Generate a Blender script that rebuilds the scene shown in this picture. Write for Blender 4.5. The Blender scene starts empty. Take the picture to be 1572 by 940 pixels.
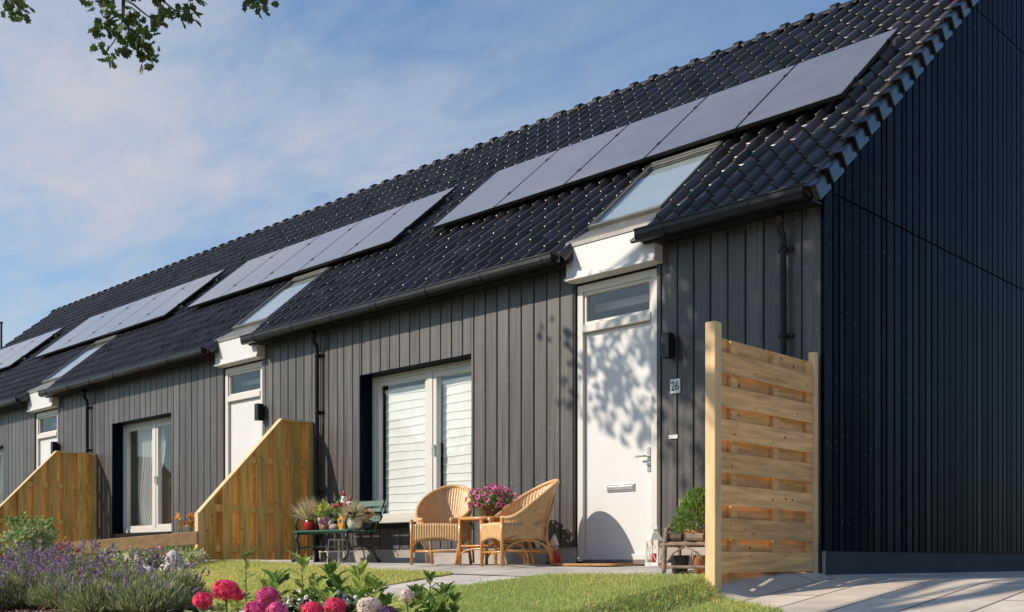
import bpy, bmesh, math, random
import numpy as np
from mathutils import Vector, Matrix
rng = np.random.default_rng(7)
random.seed(7)
scene = bpy.context.scene
COL = scene.collection
R = math.radians

# ------------------------------------------------------------------ camera, sky, sun, exposure
TH = math.atan2(1691, 1647)
SN, CS = math.sin(TH), math.cos(TH)
cam_d = bpy.data.cameras.new('camera'); cam = bpy.data.objects.new('camera', cam_d); COL.objects.link(cam)
scene.camera = cam
cam_d.sensor_width = 36.0; cam_d.sensor_fit = 'HORIZONTAL'
cam_d.lens = 36.0 * 1647 / 1572
cam_d.shift_y = 392 / 1572
cam_d.clip_end = 3000; cam_d.clip_start = 0.05
cam.location = (0, 0, 0)
cam.rotation_euler = (math.pi / 2, 0, math.atan2(CS, SN))     # level camera looking along (-CS, SN)

SUN_TRAVEL = Vector((0.70, 1.0, -0.80)).normalized()
to_sun = -SUN_TRAVEL
sun_el = math.asin(to_sun.z); sun_az = math.atan2(to_sun.x, to_sun.y)

world = bpy.data.worlds.new('World'); scene.world = world; world.use_nodes = True
nt = world.node_tree; N = nt.nodes; L = nt.links
for n in list(N): N.remove(n)
out = N.new('ShaderNodeOutputWorld'); bg = N.new('ShaderNodeBackground'); L.new(bg.outputs[0], out.inputs[0])
sky = N.new('ShaderNodeTexSky'); sky.sky_type = 'NISHITA'; sky.sun_disc = False
sky.sun_elevation = sun_el; sky.sun_rotation = sun_az; sky.air_density = 1.15; sky.dust_density = 0.8; sky.ozone_density = 2.2
tc = N.new('ShaderNodeTexCoord')
sep = N.new('ShaderNodeSeparateXYZ'); L.new(tc.outputs['Generated'], sep.inputs[0])
mx = N.new('ShaderNodeMath'); mx.operation = 'MAXIMUM'; mx.inputs[1].default_value = 0.02; L.new(sep.outputs[2], mx.inputs[0])
ad = N.new('ShaderNodeMath'); ad.operation = 'ADD'; ad.inputs[1].default_value = 0.12; L.new(mx.outputs[0], ad.inputs[0])
dv = N.new('ShaderNodeVectorMath'); dv.operation = 'DIVIDE'; L.new(tc.outputs['Generated'], dv.inputs[0])
cb = N.new('ShaderNodeCombineXYZ')
for k in range(3): L.new(ad.outputs[0], cb.inputs[k])
L.new(cb.outputs[0], dv.inputs[1])
mp = N.new('ShaderNodeMapping'); mp.inputs['Rotation'].default_value = (0, 0, R(18)); mp.inputs['Scale'].default_value = (0.85, 1.6, 0.0)
mp.inputs['Location'].default_value = (3.1, 1.7, 0)
L.new(dv.outputs[0], mp.inputs[0])
cn = N.new('ShaderNodeTexNoise'); cn.inputs['Scale'].default_value = 1.25; cn.inputs['Detail'].default_value = 12; cn.inputs['Roughness'].default_value = 0.60
cn.inputs['Distortion'].default_value = 0.35
L.new(mp.outputs[0], cn.inputs['Vector'])
cr = N.new('ShaderNodeValToRGB'); cr.color_ramp.elements[0].position = 0.34; cr.color_ramp.elements[1].position = 0.63
cr.color_ramp.elements[0].color = (0, 0, 0, 1); cr.color_ramp.elements[1].color = (1, 1, 1, 1)
c2 = N.new('ShaderNodeTexNoise'); c2.inputs['Scale'].default_value = 5.5; c2.inputs['Detail'].default_value = 10; c2.inputs['Roughness'].default_value = 0.62; c2.inputs['Distortion'].default_value = 0.6
L.new(mp.outputs[0], c2.inputs['Vector'])
cmx = N.new('ShaderNodeMixRGB'); cmx.inputs[0].default_value = 0.26; L.new(cn.outputs['Fac'], cmx.inputs[1]); L.new(c2.outputs['Fac'], cmx.inputs[2])
L.new(cmx.outputs[0], cr.inputs[0])
dt = N.new('ShaderNodeVectorMath'); dt.operation = 'DOT_PRODUCT'; dt.inputs[1].default_value = (-0.95, 0.25, 0.15); L.new(tc.outputs['Generated'], dt.inputs[0])
bank = N.new('ShaderNodeMapRange'); bank.interpolation_type = 'SMOOTHSTEP'; bank.inputs[1].default_value = 0.62; bank.inputs[2].default_value = 0.98; bank.inputs[3].default_value = 0.08; bank.inputs[4].default_value = 0.92
L.new(dt.outputs['Value'], bank.inputs[0])           # the cloud bank lies over the west
cm = N.new('ShaderNodeMath'); cm.operation = 'MULTIPLY'; 
south = N.new('ShaderNodeMapRange'); south.interpolation_type = 'SMOOTHSTEP'; south.inputs[1].default_value = -0.05; south.inputs[2].default_value = 0.45; south.inputs[3].default_value = 0.0; south.inputs[4].default_value = 0.40  # unseen cloud cover behind the camera, added as neutral fill light
sg_ = N.new('ShaderNodeMath'); sg_.operation = 'MULTIPLY'; sg_.inputs[1].default_value = -1.0; L.new(sep.outputs[1], sg_.inputs[0]); L.new(sg_.outputs[0], south.inputs[0])
bk = N.new('ShaderNodeMath'); bk.operation = 'MAXIMUM'; L.new(bank.outputs[0], bk.inputs[0]); L.new(south.outputs[0], bk.inputs[1])
L.new(cr.outputs[0], cm.inputs[0]); L.new(bk.outputs[0], cm.inputs[1])
tint = N.new('ShaderNodeMixRGB'); tint.blend_type = 'MULTIPLY'; tint.inputs[0].default_value = 1.0; tint.inputs[2].default_value = (0.67, 0.82, 0.92, 1)
mixc = N.new('ShaderNodeMixRGB'); L.new(cm.outputs[0], mixc.inputs[0]); L.new(sky.outputs[0], tint.inputs[1]); L.new(tint.outputs[0], mixc.inputs[1])
mixc.inputs[2].default_value = (3.5, 3.6, 3.95, 1)
L.new(mixc.outputs[0], bg.inputs[0]); bg.inputs[1].default_value = 0.15

sun_d = bpy.data.lights.new('sun', 'SUN'); sun_d.energy = 4.6; sun_d.angle = R(0.55); sun_d.color = (1.0, 0.88, 0.73)
sun = bpy.data.objects.new('sun', sun_d); COL.objects.link(sun)
sun.rotation_euler = SUN_TRAVEL.to_track_quat('-Z', 'Y').to_euler(); sun.location = (-20, -30, 30)
scene.view_settings.view_transform = 'Standard'; scene.view_settings.look = 'None'
scene.view_settings.exposure = 0.16; scene.view_settings.gamma = 1.0
scene.view_settings.use_curve_mapping = False

# ------------------------------------------------------------------ materials
def _base(name):
    m = bpy.data.materials.new(name); m.use_nodes = True
    t = m.node_tree; b = t.nodes['Principled BSDF']
    return m, t.nodes, t.links, b

def mat(name, col, var=0.2, sc=(8, 8, 8), rough=0.6, bump=0.0, isl=0.0, spec=0.5, coat=0.0, metal=0.0, detail=4, rvar=0.0, col2=None, ior=1.5, bdist=0.01):
    m, n, l, b = _base(name)
    tcn = n.new('ShaderNodeTexCoord'); mpn = n.new('ShaderNodeMapping'); mpn.inputs['Scale'].default_value = sc
    l.new(tcn.outputs['Object'], mpn.inputs[0])
    geo = n.new('ShaderNodeNewGeometry')
    off = n.new('ShaderNodeVectorMath'); off.operation = 'ADD'
    l.new(mpn.outputs[0], off.inputs[0])
    mlt = n.new('ShaderNodeMath'); mlt.operation = 'MULTIPLY'; mlt.inputs[1].default_value = 37.0 if isl else 0.0
    l.new(geo.outputs['Random Per Island'], mlt.inputs[0]); l.new(mlt.outputs[0], off.inputs[1])
    ns = n.new('ShaderNodeTexNoise'); ns.inputs['Scale'].default_value = 1.0; ns.inputs['Detail'].default_value = detail; ns.inputs['Roughness'].default_value = 0.6
    l.new(off.outputs[0], ns.inputs['Vector'])
    rmp = n.new('ShaderNodeMapRange'); rmp.inputs[1].default_value = 0.3; rmp.inputs[2].default_value = 0.7
    l.new(ns.outputs['Fac'], rmp.inputs[0])
    mixn = n.new('ShaderNodeMixRGB'); l.new(rmp.outputs[0], mixn.inputs[0])
    c = np.array(col)
    lo = c * (1 - var); hi = np.array(col2) if col2 is not None else c * (1 + var)
    mixn.inputs[1].default_value = (*lo, 1); mixn.inputs[2].default_value = (*hi, 1)
    hs = n.new('ShaderNodeHueSaturation'); l.new(mixn.outputs[0], hs.inputs['Color'])
    mr = n.new('ShaderNodeMapRange'); mr.inputs[3].default_value = 1 - isl; mr.inputs[4].default_value = 1 + isl
    l.new(geo.outputs['Random Per Island'], mr.inputs[0]); l.new(mr.outputs[0], hs.inputs['Value'])
    l.new(hs.outputs[0], b.inputs['Base Color'])
    b.inputs['Roughness'].default_value = rough; b.inputs['Specular IOR Level'].default_value = spec
    b.inputs['Metallic'].default_value = metal; b.inputs['Coat Weight'].default_value = coat; b.inputs['IOR'].default_value = ior
    b.inputs['Coat Roughness'].default_value = 0.1
    if rvar:
        rr = n.new('ShaderNodeMapRange'); rr.inputs[3].default_value = max(0.02, rough - rvar); rr.inputs[4].default_value = rough + rvar
        l.new(ns.outputs['Fac'], rr.inputs[0]); l.new(rr.outputs[0], b.inputs['Roughness'])
    if bump:
        bp = n.new('ShaderNodeBump'); bp.inputs['Strength'].default_value = bump; bp.inputs['Distance'].default_value = bdist
        l.new(ns.outputs['Fac'], bp.inputs['Height']); l.new(bp.outputs[0], b.inputs['Normal'])
    return m

def leaf_mat(name, col, isl=0.35, tr=0.35, hue=0.03, rough=0.5):
    m, n, l, b = _base(name)
    geo = n.new('ShaderNodeNewGeometry')
    hs = n.new('ShaderNodeHueSaturation'); hs.inputs['Color'].default_value = (*col, 1)
    mr = n.new('ShaderNodeMapRange'); mr.inputs[3].default_value = 1 - isl; mr.inputs[4].default_value = 1 + isl
    l.new(geo.outputs['Random Per Island'], mr.inputs[0]); l.new(mr.outputs[0], hs.inputs['Value'])
    m2 = n.new('ShaderNodeMath'); m2.operation = 'MULTIPLY'; m2.inputs[1].default_value = 7.13; l.new(geo.outputs['Random Per Island'], m2.inputs[0])
    fr = n.new('ShaderNodeMath'); fr.operation = 'FRACT'; l.new(m2.outputs[0], fr.inputs[0])
    mh = n.new('ShaderNodeMapRange'); mh.inputs[3].default_value = 0.5 - hue; mh.inputs[4].default_value = 0.5 + hue
    l.new(fr.outputs[0], mh.inputs[0]); l.new(mh.outputs[0], hs.inputs['Hue'])
    l.new(hs.outputs[0], b.inputs['Base Color']); b.inputs['Roughness'].default_value = rough
    b.inputs['Specular IOR Level'].default_value = 0.3
    t = n.new('ShaderNodeBsdfTranslucent'); l.new(hs.outputs[0], t.inputs[0])
    mx_ = n.new('ShaderNodeMixShader'); mx_.inputs[0].default_value = tr
    l.new(b.outputs[0], mx_.inputs[1]); l.new(t.outputs[0], mx_.inputs[2])
    l.new(mx_.outputs[0], n['Material Output'].inputs[0])
    return m

def glass_mat(name, tint=(0.97, 0.975, 0.97), mn=0.04, ior=1.52):
    m, n, l, b = _base(name); n.remove(b)
    tr = n.new('ShaderNodeBsdfTransparent'); tr.inputs[0].default_value = (*tint, 1)
    gl = n.new('ShaderNodeBsdfGlossy'); gl.inputs['Roughness'].default_value = 0.015
    fr = n.new('ShaderNodeFresnel'); fr.inputs[0].default_value = ior
    tcn = n.new('ShaderNodeTexCoord'); ns = n.new('ShaderNodeTexNoise'); ns.inputs['Scale'].default_value = 1.3
    l.new(tcn.outputs['Object'], ns.inputs['Vector'])
    bp = n.new('ShaderNodeBump'); bp.inputs['Strength'].default_value = 0.04; bp.inputs['Distance'].default_value = 0.05
    l.new(ns.outputs['Fac'], bp.inputs['Height']); l.new(bp.outputs[0], gl.inputs['Normal'])
    ad_ = n.new('ShaderNodeMath'); ad_.operation = 'ADD'; ad_.inputs[1].default_value = mn; ad_.use_clamp = True; l.new(fr.outputs[0], ad_.inputs[0])
    gm = n.new('ShaderNodeNewGeometry'); iv = n.new('ShaderNodeMath'); iv.operation = 'SUBTRACT'; iv.inputs[0].default_value = 1.0; l.new(gm.outputs['Backfacing'], iv.inputs[1])
    fm = n.new('ShaderNodeMath'); fm.operation = 'MULTIPLY'; l.new(ad_.outputs[0], fm.inputs[0]); l.new(iv.outputs[0], fm.inputs[1])
    mx_ = n.new('ShaderNodeMixShader'); l.new(fm.outputs[0], mx_.inputs[0]); l.new(tr.outputs[0], mx_.inputs[1]); l.new(gl.outputs[0], mx_.inputs[2])
    l.new(mx_.outputs[0], n['Material Output'].inputs[0])
    return m

def slab_mat(name, col, bw, bh, mortar=0.012, rot=0.0, rough=0.8, offset=0.5):
    m, n, l, b = _base(name)
    tcn = n.new('ShaderNodeTexCoord'); mpn = n.new('ShaderNodeMapping'); mpn.inputs['Rotation'].default_value = (0, 0, rot)
    l.new(tcn.outputs['Object'], mpn.inputs[0])
    br = n.new('ShaderNodeTexBrick'); br.offset = offset
    br.inputs['Scale'].default_value = 1.0; br.inputs['Mortar Size'].default_value = mortar; br.inputs['Mortar Smooth'].default_value = 0.3
    br.inputs['Brick Width'].default_value = bw; br.inputs['Row Height'].default_value = bh; br.inputs['Bias'].default_value = 0.0
    c = np.array(col)
    br.inputs['Color1'].default_value = (*(c * 0.88), 1); br.inputs['Color2'].default_value = (*(c * 1.08), 1); br.inputs['Mortar'].default_value = (*(c * 0.25), 1)
    l.new(mpn.outputs[0], br.inputs['Vector'])
    ns = n.new('ShaderNodeTexNoise'); ns.inputs['Scale'].default_value = 2.2; ns.inputs['Detail'].default_value = 10; ns.inputs['Roughness'].default_value = 0.7
    l.new(tcn.outputs['Object'], ns.inputs['Vector'])
    mr = n.new('ShaderNodeMapRange'); mr.inputs[1].default_value = 0.3; mr.inputs[2].default_value = 0.7; mr.inputs[3].default_value = 0.72; mr.inputs[4].default_value = 1.15
    l.new(ns.outputs['Fac'], mr.inputs[0])
    hs = n.new('ShaderNodeHueSaturation'); l.new(br.outputs['Color'], hs.inputs['Color']); l.new(mr.outputs[0], hs.inputs['Value'])
    l.new(hs.outputs[0], b.inputs['Base Color']); b.inputs['Roughness'].default_value = rough
    bp = n.new('ShaderNodeBump'); bp.inputs['Strength'].default_value = 0.6; bp.inputs['Distance'].default_value = 0.008; bp.invert = True
    l.new(br.outputs['Fac'], bp.inputs['Height']); l.new(bp.outputs[0], b.inputs['Normal'])
    return m

M = {}
M['clad'] = mat('dark_stained_timber', (0.064, 0.060, 0.059), 0.58, (30, 30, 0.9), 0.48, 0.3, 0.27, detail=8, rvar=0.12, spec=0.6, bdist=0.004)
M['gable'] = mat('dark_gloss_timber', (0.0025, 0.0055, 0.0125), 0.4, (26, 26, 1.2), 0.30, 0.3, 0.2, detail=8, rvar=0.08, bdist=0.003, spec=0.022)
M['backing'] = mat('dark_membrane', (0.012, 0.012, 0.013), 0.2)
M['nail'] = mat('nail_steel', (0.46, 0.46, 0.46), 0.1, rough=0.45, metal=0.4)
M['gable_nail'] = mat('gable_nail', (0.24, 0.25, 0.27), 0.2, rough=0.5, metal=0.3)
M['tile'] = mat('glazed_roof_tile', (0.064, 0.052, 0.052), 0.42, (2.2, 2.2, 2.2), 0.36, 0.05, 0.45, spec=0.6, rvar=0.10, coat=0.0, bdist=0.01)
M['verge'] = mat('verge_tile', (0.008, 0.008, 0.010), 0.3, (5, 5, 5), 0.22, spec=0.5)
M['ridge'] = mat('matt_ridge_tile', (0.013, 0.013, 0.015), 0.3, (5, 5, 5), 0.5, spec=0.15)
M['black'] = mat('black_coated_metal', (0.012, 0.012, 0.013), 0.2, (5, 5, 5), 0.36, rvar=0.08, spec=0.3)
M['white'] = mat('white_paint', (0.64, 0.64, 0.632), 0.03, (3, 3, 3), 0.42, rvar=0.06)
M['cream'] = mat('white_frame_paint', (0.62, 0.605, 0.565), 0.03, (4, 4, 4), 0.4)
M['grey_metal'] = mat('grey_flashing', (0.19, 0.185, 0.175), 0.15, (6, 6, 6), 0.42, metal=0.4, rvar=0.1)
M['concrete'] = mat('plinth_concrete', (0.36, 0.33, 0.30), 0.16, (3, 3, 9), 0.85, 0.2, detail=8)
M['shadeconc'] = mat('shaded_plinth_concrete', (0.05, 0.055, 0.06), 0.16, (3, 3, 9), 0.85, 0.2, detail=8)  # same plinth concrete, with the gable's shade put into the colour
M['glass'] = glass_mat('window_glass')
M['skyglass'] = glass_mat('roof_window_glass', (0.90, 0.93, 0.95), 0.30)
M['solar'] = mat('solar_glass', (0.165, 0.150, 0.150), 0.16, (1.2, 1.2, 1.2), 0.26, spec=1.0, coat=0.6, ior=1.75, rvar=0.08)  # grey base colour stands in for clouds reflected in the glass
M['wood'] = mat('larch_board', (0.40, 0.245, 0.115), 0.30, (14, 3, 14), 0.65, 0.15, 0.16, detail=7, bdist=0.004)
M['wood_h'] = mat('pine_board', (0.70, 0.405, 0.16), 0.34, (20, 2.2, 26), 0.65, 0.15, 0.24, detail=7, bdist=0.004)
M['wood_v'] = mat('impregnated_pine_board', (0.76, 0.44, 0.115), 0.36, (20, 20, 2.0), 0.62, 0.15, 0.24, detail=7, bdist=0.004)
M['knot'] = mat('pine_knot', (0.13, 0.065, 0.03), 0.3, (60, 60, 60), 0.7)
M['capwood'] = mat('pale_sawn_pine', (0.72, 0.49, 0.26), 0.15, (14, 14, 3), 0.65, 0.1)
M['wicker'] = mat('honey_wicker', (0.58, 0.36, 0.17), 0.24, (60, 60, 22), 0.42, 0.25, 0.08, detail=5, bdist=0.004)
M['cane'] = mat('honey_cane_pole', (0.56, 0.27, 0.085), 0.16, (20, 20, 8), 0.32, coat=0.2)
M['green'] = mat('bench_green_paint', (0.018, 0.085, 0.058), 0.25, (9, 9, 9), 0.4)
M['iron'] = mat('dark_cast_iron', (0.018, 0.022, 0.022), 0.2, (9, 9, 9), 0.45)
M['twig'] = mat('grey_bark_twig', (0.22, 0.16, 0.12), 0.35, (18, 18, 18), 0.85, 0.5)
M['bark'] = mat('oak_bark', (0.085, 0.065, 0.048), 0.4, (9, 9, 2.5), 0.9, 0.8, bdist=0.03)
M['soil'] = mat('bark_mulch_soil', (0.14, 0.088, 0.060), 0.45, (22, 22, 22), 0.95, 0.8, detail=8, bdist=0.03)
M['chip'] = mat('bark_chip', (0.26, 0.16, 0.105), 0.3, (9, 9, 9), 0.9, isl=0.5)
M['lawn'] = mat('lawn_soil', (0.30, 0.29, 0.09), 0.35, (3, 3, 3), 0.95, 0.4, detail=8)
M['blade'] = leaf_mat('grass_blade', (0.44, 0.53, 0.18), 0.42, 0.45, 0.035)
M['blade2'] = leaf_mat('grass_blade_dry', (0.70, 0.64, 0.21), 0.35, 0.45, 0.03)
M['ground'] = mat('rough_verge', (0.06, 0.065, 0.03), 0.3, (0.6, 0.6, 0.6), 0.95, 0.3, detail=8)
M['patio'] = slab_mat('patio_concrete_slab', (0.52, 0.49, 0.45), 0.5, 0.5, 0.006, offset=0.0)
M['path'] = slab_mat('path_concrete_slab', (0.55, 0.52, 0.48), 1.0, 0.6, 0.006, offset=0.0)
M['drive'] = slab_mat('drive_concrete_slab', (0.62, 0.54, 0.455), 1.6, 0.43, 0.012, rot=R(90))
M['asphalt'] = mat('street_asphalt', (0.06, 0.06, 0.06), 0.2, (30, 30, 30), 0.9)
M['oak'] = leaf_mat('oak_leaf', (0.060, 0.105, 0.026), 0.35, 0.30)
M['wood_far'] = leaf_mat('tree_belt_leaf', (0.045, 0.075, 0.022), 0.4, 0.2)
M['lav_leaf'] = leaf_mat('lavender_leaf', (0.29, 0.32, 0.16), 0.4, 0.25)
M['lav_stem'] = leaf_mat('lavender_stem', (0.17, 0.20, 0.10), 0.25, 0.25)
M['lav_flower'] = leaf_mat('lavender_flower', (0.37, 0.28, 0.38), 0.4, 0.25, 0.03)
M['leaf_bright'] = leaf_mat('bright_green_leaf', (0.40, 0.50, 0.14), 0.35, 0.4)
M['leaf_mid'] = leaf_mat('mid_green_leaf', (0.21, 0.32, 0.085), 0.35, 0.35)
M['leaf_dark'] = leaf_mat('dark_green_leaf', (0.038, 0.072, 0.030), 0.4, 0.3)
M['leaf_white'] = leaf_mat('variegated_leaf', (0.50, 0.53, 0.30), 0.35, 0.35)
M['pink'] = leaf_mat('pink_petal', (0.88, 0.10, 0.25), 0.35, 0.45, 0.02)
M['magenta'] = leaf_mat('magenta_petal', (0.80, 0.13, 0.36), 0.35, 0.3, 0.02)
M['palepink'] = leaf_mat('cream_pink_petal', (0.88, 0.74, 0.66), 0.2, 0.3)
M['mauve'] = leaf_mat('dusky_mauve_petal', (0.42, 0.22, 0.34), 0.3, 0.3)
M['petunia'] = leaf_mat('petunia_petal', (0.80, 0.26, 0.46), 0.4, 0.3, 0.03)
M['petunia_d'] = leaf_mat('petunia_throat', (0.20, 0.01, 0.09), 0.3, 0.2)
M['orange'] = leaf_mat('orange_lily_petal', (0.66, 0.33, 0.10), 0.3, 0.3)
M['yellow'] = leaf_mat('yellow_petal', (0.66, 0.46, 0.05), 0.3, 0.3)
M['red_fl'] = leaf_mat('red_petal', (0.60, 0.04, 0.05), 0.3, 0.3)
M['straw'] = leaf_mat('straw_grass_blade', (0.56, 0.50, 0.30), 0.3, 0.3)
M['redglaze'] = mat('red_glazed_pot', (0.45, 0.012, 0.022), 0.1, (6, 6, 6), 0.18, coat=0.4)
M['redpaint'] = mat('red_paint', (0.48, 0.03, 0.03), 0.15, (9, 9, 9), 0.45)
M['offwhite'] = mat('offwhite_ceramic', (0.66, 0.62, 0.56), 0.15, (14, 14, 14), 0.4)
M['skin'] = mat('painted_flesh', (0.62, 0.38, 0.27), 0.1, (14, 14, 14), 0.5)
M['basket'] = mat('grey_woven_basket', (0.34, 0.28, 0.22), 0.35, (40, 40, 60), 0.8, 0.5)
M['basket_br'] = mat('brown_woven_basket', (0.13, 0.07, 0.03), 0.35, (40, 40, 60), 0.8, 0.5)
M['amber'] = mat('yellow_glaze', (0.60, 0.28, 0.02), 0.15, (9, 9, 9), 0.3)
M['terracotta'] = mat('terracotta', (0.42, 0.17, 0.08), 0.2, (9, 9, 9), 0.8)
M['darkpot'] = mat('dark_pot', (0.03, 0.03, 0.035), 0.2, (9, 9, 9), 0.5)
M['bluepot'] = mat('grey_blue_trough', (0.20, 0.26, 0.34), 0.2, (9, 9, 9), 0.5)
M['coir'] = mat('coir_mat', (0.42, 0.22, 0.075), 0.3, (60, 60, 60), 0.95, 0.6)
M['steel'] = mat('brushed_steel', (0.55, 0.55, 0.55), 0.1, (30, 30, 3), 0.3, metal=0.9)
M['textdark'] = mat('number_black', (0.02, 0.02, 0.02), 0.1)
M['fabric'] = mat('white_blind_fabric', (0.76, 0.785, 0.77), 0.05, (5, 5, 5), 0.9)
M['curtain'] = leaf_mat('sheer_curtain', (0.74, 0.76, 0.75), 0.03, 0.35, 0.0, 0.9)
M['stone'] = mat('pale_garden_stone', (0.48, 0.45, 0.41), 0.3, (9, 9, 9), 0.85, 0.4, detail=8)
M['interior'] = mat('room_plaster', (0.62, 0.62, 0.60), 0.05, rough=0.9)

# ------------------------------------------------------------------ mesh builder
def tag(o, label=None, cat=None, group=None, kind=None):
    if label: o['label'] = label
    if cat: o['category'] = cat
    if group: o['group'] = group
    if kind: o['kind'] = kind
    return o

def empty(name, loc, label, cat, group=None, rz=0.0):
    o = bpy.data.objects.new(name, None); COL.objects.link(o)
    o.location = loc; o.rotation_euler = (0, 0, rz); o.empty_display_size = 0.2
    return tag(o, label, cat, group)

def copy_tree(o, parent=None):
    c = o.copy(); COL.objects.link(c)
    if parent: c.parent = parent
    for ch in list(o.children): copy_tree(ch, c)
    return c

class MB:
    def __init__(s): s.v = []; s.f = []; s.m = []; s.n = 0
    def add(s, verts, faces, m=0):
        verts = np.asarray(verts, float).reshape(-1, 3); b = s.n
        s.v.append(verts); s.n += len(verts)
        for f in faces: s.f.append(tuple(int(i) + b for i in f)); s.m.append(m)
    def box(s, x0, x1, y0, y1, z0, z1, m=0):
        s.hexa([(x0,y0,z0),(x1,y0,z0),(x1,y1,z0),(x0,y1,z0),(x0,y0,z1),(x1,y0,z1),(x1,y1,z1),(x0,y1,z1)], m)
    def hexa(s, p, m=0):
        s.add(p, [(3,2,1,0),(4,5,6,7),(0,1,5,4),(1,2,6,5),(2,3,7,6),(3,0,4,7)], m)
    def prism_x(s, poly, x0, x1, m=0):      # poly of (y,z), counter-clockwise seen from +x
        n = len(poly)
        v = [(x0,y,z) for y,z in poly] + [(x1,y,z) for y,z in poly]
        s.add(v, [tuple(range(n-1,-1,-1)), tuple(range(n,2*n))] + [(i,(i+1)%n,n+(i+1)%n,n+i) for i in range(n)], m)
    def prism_y(s, poly, y0, y1, m=0):      # poly of (x,z)
        n = len(poly)
        v = [(x,y0,z) for x,z in poly] + [(x,y1,z) for x,z in poly]
        s.add(v, [tuple(range(n)), tuple(range(2*n-1,n-1,-1))] + [(i,n+i,n+(i+1)%n,(i+1)%n) for i in range(n)], m)
    def tube(s, pts, r, n=8, m=0, cap=True):
        pts = [Vector(p) for p in pts]; k = len(pts)
        rr = [r]*k if not hasattr(r, '__len__') else list(r)
        up = None; rings = []
        for i in range(k):
            d = (pts[min(i+1,k-1)] - pts[max(i-1,0)]).normalized()
            if up is None:
                up = d.orthogonal().normalized()
            up = (up - d * up.dot(d))
            up = up.normalized() if up.length > 1e-6 else d.orthogonal().normalized()
            sd = d.cross(up)
            rings += [pts[i] + (up*math.cos(2*math.pi*j/n) + sd*math.sin(2*math.pi*j/n))*rr[i] for j in range(n)]
        f = []
        for i in range(k-1):
            for j in range(n):
                a, b = i*n+j, i*n+(j+1)%n
                f.append((a, b, b+n, a+n))
        if cap: f += [tuple(range(n-1,-1,-1)), tuple(range((k-1)*n, k*n))]
        s.add([tuple(v) for v in rings], f, m)
    def lathe(s, prof, c=(0,0,0), n=20, m=0, sx=1.0, sy=1.0):
        v = []; f = []
        for r_, z_ in prof:
            v += [(c[0]+sx*r_*math.cos(2*math.pi*j/n), c[1]+sy*r_*math.sin(2*math.pi*j/n), c[2]+z_) for j in range(n)]
        k = len(prof)
        for i in range(k-1):
            for j in range(n):
                a, b = i*n+j, i*n+(j+1)%n
                f.append((a, b, b+n, a+n))
        f += [tuple(range(n-1,-1,-1)), tuple(range((k-1)*n, k*n))]
        s.add(v, f, m)
    def grid(s, fn, us, vs, m=0, flip=False):
        nu, nv = len(us), len(vs)
        v = [fn(u, w) for u in us for w in vs]; f = []
        for i in range(nu-1):
            for j in range(nv-1):
                q = (i*nv+j, (i+1)*nv+j, (i+1)*nv+j+1, i*nv+j+1)
                f.append(q[::-1] if flip else q)
        s.add(v, f, m)
    def build(s, name, mats, parent=None, smooth=False, bevel=0.0, local=False, origin=None, thick=0.0):
        if not isinstance(mats, (list, tuple)): mats = [mats]
        me = bpy.data.meshes.new(name)
        V = np.concatenate(s.v) if s.v else np.zeros((0,3))
        if parent is not None and not local:
            V = V - np.array(world_loc(parent))
        o = bpy.data.objects.new(name, me)
        if parent is None and len(V):
            if origin is None:
                origin = ((V[:,0].min()+V[:,0].max())/2, (V[:,1].min()+V[:,1].max())/2, V[:,2].min())
            V = V - np.array(origin); o.location = origin
        me.from_pydata(V.tolist(), [], s.f)
        for mt in mats: me.materials.append(mt)
        if len(mats) > 1: me.polygons.foreach_set('material_index', s.m)
        if smooth: me.polygons.foreach_set('use_smooth', [True]*len(s.f))
        me.update()
        COL.objects.link(o)
        if parent is not None: o.parent = parent
        if thick:
            md = o.modifiers.new('solid', 'SOLIDIFY'); md.thickness = thick; md.offset = 0
        if bevel:
            md = o.modifiers.new('bevel', 'BEVEL'); md.width = bevel; md.segments = 2; md.limit_method = 'ANGLE'; md.angle_limit = R(40)
            md.harden_normals = False
        return o

def world_loc(o):
    p = Vector(o.location)
    q = o.parent
    while q is not None: p = p + Vector(q.location); q = q.parent
    return p

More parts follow.
